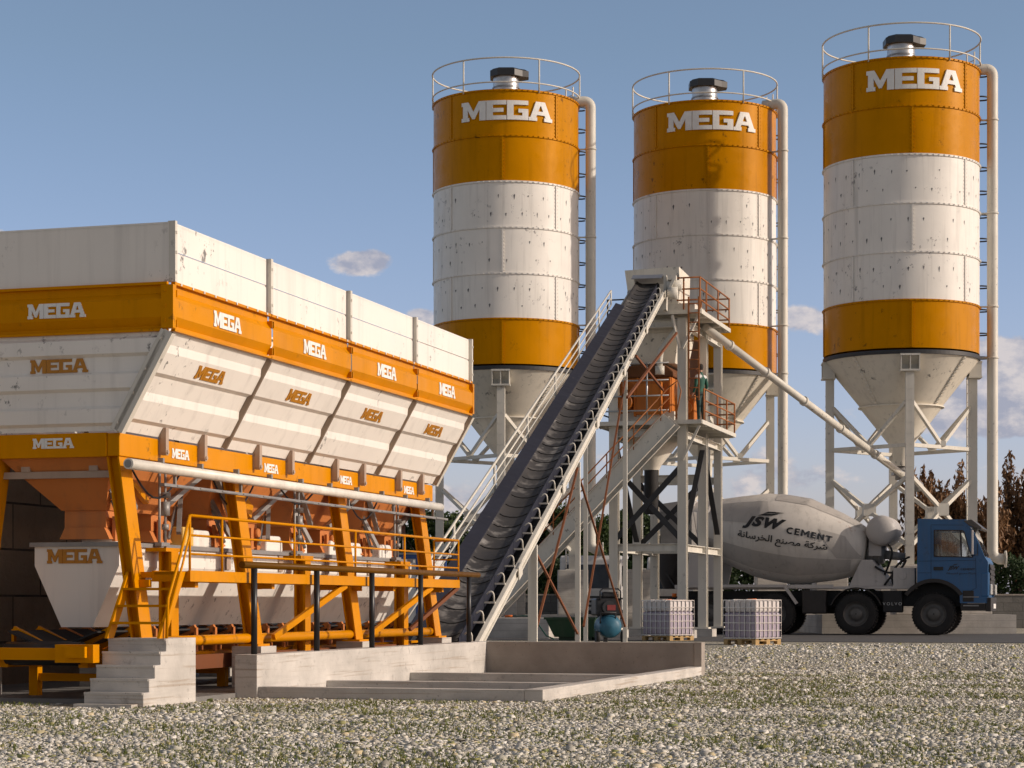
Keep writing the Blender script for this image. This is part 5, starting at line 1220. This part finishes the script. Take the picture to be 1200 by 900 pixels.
for y in (-.004, Wd + .004): m.prism(WIN, lambda a, b: (a, y - .004, b), lambda a, b: (a, y + .004, b)).cut()
m.build_each('side_window', GLASS, bmx)
m = MB(); m.sheet([[(1.58, .12, 2.48), (1.16, .12, 3.48)], [(1.58, Wd - .12, 2.48), (1.16, Wd - .12, 3.48)]]); m.build('windscreen', GLASS, bmx, solid=.012)
m = MB()
for (a, b) in zip(WIN, WIN[1:] + WIN[:1]): m.bar((a[0], -.012, a[1]), (b[0], -.012, b[1]), .03, .022, (0, 1, 0))
m.bar((.86, -.014, 2.48), (.84, -.014, 3.32), .05, .035, (0, 1, 0)); m.build('window_frame', PLAS, bmx)
m = MB() # door seams
for (a, b) in (((-.08, 1.74), (-.08, 3.50)), ((-.08, 3.50), (.95, 3.48)), ((1.30, 2.45), (1.32, 1.5)), ((1.32, 1.5), (.95, 1.3)), ((-.5, 1.98), (-.08, 1.98)), ((-.5, 2.35), (1.3, 2.37))): m.bar((a[0], -.002, a[1]), (b[0], -.002, b[1]), .012, .012, (0, 1, 0))
m.build('door_seam', plain('dark_blue_seam', (.010, .035, .085), .6), bmx)
m = MB(); m.box(.0, .30, -.03, -.004, 2.06, 2.17); m.build('door_handle', BLACKP, bmx)
words('JSW', .36, .15, lambda x, y, d: (.62 + x, -.003 - d, 2.12 + y), .004, bold=.05, shear=.35).build('lettering', BLACKP, bmx)
block_word('CEMENT', .44, .065, lambda x, y, d: (1.06 + x, -.003 - d, 2.09 + y), .004).build('lettering', BLACKP, bmx)
words(ARAB, .9, .09, lambda x, y, d: (.85 + x, -.003 - d, 1.95 + y), .004, bold=.01).build('lettering', BLACKP, bmx)
poly_mark([[(x * .33, y * .33) for x, y in p] for p in sw], lambda a, b, d: (.66 + a, -.003 - d, 2.205 + b), .004).build('emblem', BLACKP, bmx)
m = MB(); m.sheet([[(1.02 * a / .98, -.03, .70 + (b - .70) * 1.04), (1.02 * a / .98, .5, .70 + (b - .70) * 1.04)] for a, b in ar]); 
m.prism([(p[0], p[1]) for p in ar] + [(p[0] * 1.12, .70 + (p[1] - .70) * 1.12) for p in reversed(ar)], lambda a, b: (a, -.03, b), lambda a, b: (a, .02, b)); m.build('wheel_arch', PLAS, tk)
m = MB(); m.sheet([[(a, .03, b), (a, .64, b)] for a, b in ar]); m.sheet([[(a, .64, b), (a, .64, .92)] for a, b in ar]); m.sheet([[(a, Wd - .03, b), (a, Wd - .64, b)] for a, b in ar]); m.sheet([[(a, Wd - .64, b), (a, Wd - .64, .92)] for a, b in ar]); m.build('wheel_housing', CHBLK, tk)
m = MB(); m.box(.84, 1.60, -.0, .5, .78, 1.015); m.box(.84, 1.60, Wd - .5, Wd, .78, 1.015); m.box(1.602, 1.78, .0, Wd, .76, 1.20); m.box(.90, 1.25, -.012, .03, 1.06, 1.42); m.build('bumper', PLAS, tk, bevel=.03)
m = MB(); m.box(1.45, 1.72, -.014, .22, 1.21, 2.0).cut(); m.box(1.45, 1.72, Wd - .22, Wd + .014, 1.21, 2.0).cut(); m.build_each('corner_panel', BLUE, tk, bevel=.05)
m = MB(); m.box(1.69, 1.735, .30, Wd - .30, 1.30, 2.25)
for k in range(5): m.box(1.735, 1.76, .34, Wd - .34, 1.40 + k * .17, 1.47 + k * .17)
m.build('grille', PLAS, tk)
for y in (.05, Wd - .45): m = MB(); m.box(1.722, 1.80, y, y + .40, 1.28, 1.62); m.build('headlight', plain('headlight_glass', (.7, .7, .68), .15), tk, bevel=.03)
m = MB(); m.box(1.79, 1.80, .9, 2.0, .85, 1.0); m.build('number_plate', WHITE_TX, tk)
m = MB(); m.prism([(.92, 3.62), (1.18, 3.66), (1.50, 3.40), (1.46, 3.34), (1.10, 3.46)], lambda a, b: (a, -.02, b), lambda a, b: (a, Wd + .02, b)); m.build('sun_visor', plain('smoked_visor', (.10, .085, .075), .35), tk, bevel=.02)
for y0_ in (.35, 1.35):
    m = MB(); m.bar((1.60, y0_, 2.52), (1.40, y0_ + .55, 2.98), .02, .02); m.build('wiper', BLACKP, bmx)
m = MB(); m.box(.92, 1.40, -.03, .10, .92, .96); m.box(.92, 1.40, -.03, .10, 1.20, 1.23); m.build('entry_step', GREYST, tk)
m = MB(); m.bar((1.36, -.018, 2.52), (1.36, -.018, 2.9), .02, .02); m.tube((1.36, -.03, 2.55), (1.10, -.03, 2.50), .012, 6); m.build('grab_handle', BLACKP, bmx)
for y in (-.22, Wd + .10):
    m = MB(); m.box(1.18, 1.24, y, y + .12, 2.55, 3.32); m.bar((1.2, y + .06, 3.35), (1.14, y + .2 if y < 0 else y - .1, 3.40), .03, .03); m.build('mirror', TGREY, tk, bevel=.025)
m = MB(); m.box(.0, .55, .35, .95, 1.75, 2.2); m.box(-.1, .08, .35, .95, 2.2, 2.9); m.box(.0, .55, Wd - .95, Wd - .35, 1.75, 2.2); m.box(-.1, .08, Wd - .95, Wd - .35, 2.2, 2.9); m.box(1.1, 1.5, .15, Wd - .15, 1.9, 2.42); m.path([(1.02 + .03 * math.sin(a), .65 + .24 * math.cos(a), 2.55 + .24 * math.sin(a)) for a in np.linspace(0, 6.283, 20)[:-1]], .02, 6, True); m.build('cab_interior', plain('cabin_trim', (.10, .095, .09), .8), bmx)

# ================================================================== YARD OBJECTS
IBCP = plain('ibc_translucent_plastic', (.62, .58, .57), .4, var=.12, trans=.0); LIQ = plain('ibc_liquid_filled', (.33, .285, .36), .4, var=.12)
PAL = plain('pallet_wood', (.50, .33, .14), .8, var=.35); REDC = plain('orange_cap', (.75, .17, .03), .45)
def ibc(loc, label):
    t = thing('liquid_container', label, 'container', loc, R(45), 'caged plastic liquid containers')
    m = MB(); m.box(-.49, .49, -.49, .49, .16, .80); m.build('filled_tank', LIQ, t, bevel=.05)
    m = MB(); m.box(-.485, .485, -.485, .485, .802, 1.10); b = m.build('tank_top', IBCP, t, bevel=.05)
    m = MB(); m.tube((0, 0, 1.08), (0, 0, 1.135), .11, 16); m.build('lid', REDC, b)
    c = MB(); W = .503
    for sx in (-W, W):
        for k in range(7): q = -W + k * 2 * W / 6; c.bar((sx, q, .15), (sx, q, 1.10), .019, .019); c.bar((q, sx, .15), (q, sx, 1.10), .019, .019)
        for k in range(6): z = .17 + k * .186; c.bar((sx, -W, z), (sx, W, z), .021, .021); c.bar((-W, sx, z), (W, sx, z), .021, .021)
    for k in range(2): c.bar((-W, -.2 + .4 * k, 1.11), (W, -.2 + .4 * k, 1.11), .03, .02)
    c.build('cage', GALV, t)
    p = MB()
    for k in range(5): p.box(-.5 + k * .22, -.38 + k * .22, -.5, .5, .115, .14)
    for q in (-.5, -.06, .38): p.box(-.5, .5, q, q + .12, .095, .114); p.box(-.5, .5, q, q + .12, .0, .02)
    for qx in (-.5, -.07, .36):
        for qy in (-.5, -.06, .38): p.box(qx, qx + .14, qy, qy + .12, .02, .095)
    p.build('pallet', PAL, t)
ibc((4.25, 57.0, 0), 'caged plastic liquid container beside the blue compressor, the left one')
ibc((5.93, 51.6, 0), 'caged plastic liquid container on a pale wooden pallet before the truck wheels')

cp = thing('air_compressor', 'air compressor with blue tank and black motor by the pit wall', 'compressor', (2.50, 54.6, 0), YAW + R(25))
TB = paint('compressor_blue', (.035, .13, .20), rough=.35, chips=.2)
Mt = Matrix.Translation((0, 0, .42)) @ Matrix.Rotation(R(90), 4, 'X') @ Matrix.Rotation(R(0), 4, 'Z')
m = MB(); m.lathe([(0, -.52), (.16, -.50), (.27, -.42), (.30, -.34), (.30, .34), (.27, .42), (.16, .50), (0, .52)], 32, Mt); m.build('air_tank', TB, cp)
m = MB(); m.box(-.38, .32, -.34, .34, .70, 1.16); m.box(-.22, .24, -.30, .10, 1.16, 1.32); m.build('motor', BLACKP, cp, bevel=.05); m = MB(); m.tube((-.05, -.44, .92), (-.05, -.34, .92), .17, 20); m.build('fan_guard', DARKST, cp)
m = MB(); m.path([(-.27, -.36, 1.10), (-.27, -.36, 1.34), (-.2, -.36, 1.40), (.2, -.36, 1.40), (.27, -.36, 1.34), (.27, -.36, 1.10)], .022, 8).cut(); m.path([(.30, -.2, .62), (.46, -.2, .75), (.46, -.2, 1.12), (.28, -.2, 1.16)], .022, 8).cut(); m.path([(-.28, -.4, .5), (-.28, -.47, .78), (.12, -.47, .78), (.12, -.4, .5)], .018, 8).cut(); m.build_each('handle', DARKST, cp)
for sx in (-.34, .34):
    for yy in (-.36,): m = MB(); m.tube((sx - .05, yy, .15), (sx + .05, yy, .15), .15, 20); m.build('wheel', RUBBER, cp)
m = MB(); m.box(-.05, .05, .28, .38, 0, .16); m.build('foot', BLACKP, cp)
m = MB(); m.box(-.1, .12, -.455, -.445, .84, .98); m.build('label_plate', plain('dull_red_plate', (.25, .04, .04), .5), cp)
gb = thing('steel_skip', 'low dark green steel skip standing left of the blue compressor', 'skip', (1.85, 57.5, 0), YAW)
m = MB(); m.hexa([(-.6, -.4, .1), (.5, -.4, .1), (.5, .4, .1), (-.6, .4, .1)], [(-.85, -.45, .62), (.55, -.45, .62), (.55, .45, .62), (-.85, .45, .62)]); m.build('body', paint('dark_green_paint', (.012, .045, .02), rough=.5, chips=.5), gb)
m = MB(); m.box(-.88, .58, -.48, -.43, .58, .64); m.box(-.88, .58, .43, .48, .58, .64); m.box(-.5, .4, -.3, -.2, 0, .1); m.box(-.5, .4, .2, .3, 0, .1); m.build('rim', plain('green_rim', (.015, .05, .022), .5), gb)
hs = thing('garden_hose', 'thin green hose with orange ends hanging over the concrete plinth', 'hose', (.3, 60.0, 0), YAW)
m = MB(); m.path([(.0, -1.0, .66), (.3, -1.0, .67), (.55, -1.05, .66), (.8, -1.2, .45), (1.1, -1.4, .12), (1.35, -1.5, .03)], .02, 8); m.build('tube', plain('green_hose', (.02, .10, .07), .4), hs)
m = MB(); m.tube((-.22, -1.0, .66), (.0, -1.0, .66), .035, 10); m.build('nozzle', REDC, hs)

def parked(loc, label, yaw, cabcol):
    t = thing('parked_lorry', label, 'lorry', loc, yaw, 'parked pale lorries at the back'); w = 2.4
    m = MB(); m.prism([(0, .75), (-.06, 1.55), (.12, 2.75), (.3, 2.9), (1.8, 2.9), (1.85, .75)], lambda a, b: (-w / 2, a, b), lambda a, b: (w / 2, a, b)); c = m.build('cab', cabcol, t, bevel=.05)
    m = MB(); m.prism([(-w / 2 + .15, 1.62), (w / 2 - .15, 1.62), (w / 2 - .22, 2.55), (-w / 2 + .22, 2.55)], lambda a, b: (a, -.075 + (b - 1.55) * .15, b), lambda a, b: (a, -.03 + (b - 1.55) * .15, b)); m.build('windscreen', plain('dark_windscreen', (.03, .035, .045), .12), c)
    m = MB()
    for sx in (-w / 2 - .004, w / 2 + .004): m.box(sx - .004, sx + .004, .45, 1.3, 1.7, 2.5)
    m.build('side_window', MATS['dark_windscreen'], c)
    m = MB(); m.box(-w / 2, w / 2, -.12, .3, .45, .749)
    for k in range(3): m.box(-.8, .8, -.06, -.03, .9 + k * .17, .98 + k * .17)
    m.build('bumper', DARKST, t)
    m = MB()
    for sx in (-w / 2 + .05, w / 2 - .45): m.box(sx, sx + .40, -.14, -.121, .5, .68)
    m.build('headlight', MATS['headlight_glass'], t)
    for sx in (-w / 2 + .16, w / 2 - .16):
        for yy in (.95, 4.6): m = MB(); m.tube((sx - .15, yy, .5), (sx + .15, yy, .5), .5, 28); m.build('wheel', TYRE, t)
    m = MB(); m.box(-.45, .45, .5, 6.3, .6, .9); m.box(-w / 2, w / 2, 2.1, 6.4, .95, 1.9); m.build('load_bed', GREYST, t)
LW = paint('lorry_white', (.62, .61, .60), rough=.4, chips=.2)
parked((3.05, 81.5, 0), 'pale parked lorry behind the thin trestle leg and rusty rods', R(-8), LW)
parked((6.6, 84.0, 0), 'pale parked lorry half hidden behind the tower legs and discharge chute', R(-12), LW)
cbn = thing('site_cabin', 'white site cabin with blue frame glimpsed behind the far end of the bin', 'cabin', (-3.1, 52, 0), YAW)
m = MB(); m.box(-1.15, 1.15, -1, 1, .15, 2.1); m.build('wall', paint('cabin_white', (.62, .62, .62), rough=.5, chips=.2), cbn)
m = MB()
for x in (-1.2, 1.12):
    for y in (-1.06, 1.0): m.box(x, x + .08, y, y + .06, .05, 2.2)
m.box(-1.12, 1.12, -1.06, -1.0, 2.1, 2.2); m.box(-1.12, 1.12, -1.06, -1.0, .05, .15); m.build('frame', plain('cabin_blue', (.02, .07, .25), .5), cbn)
m = MB(); m.box(-1.2, 1.2, -1.1, 1.1, 2.205, 2.25); m.build('roof', GREYST, cbn)
m = MB(); m.box(-.5, .3, -1.012, -1.001, 1.1, 1.8); m.build('window', MATS['dark_windscreen'], cbn)
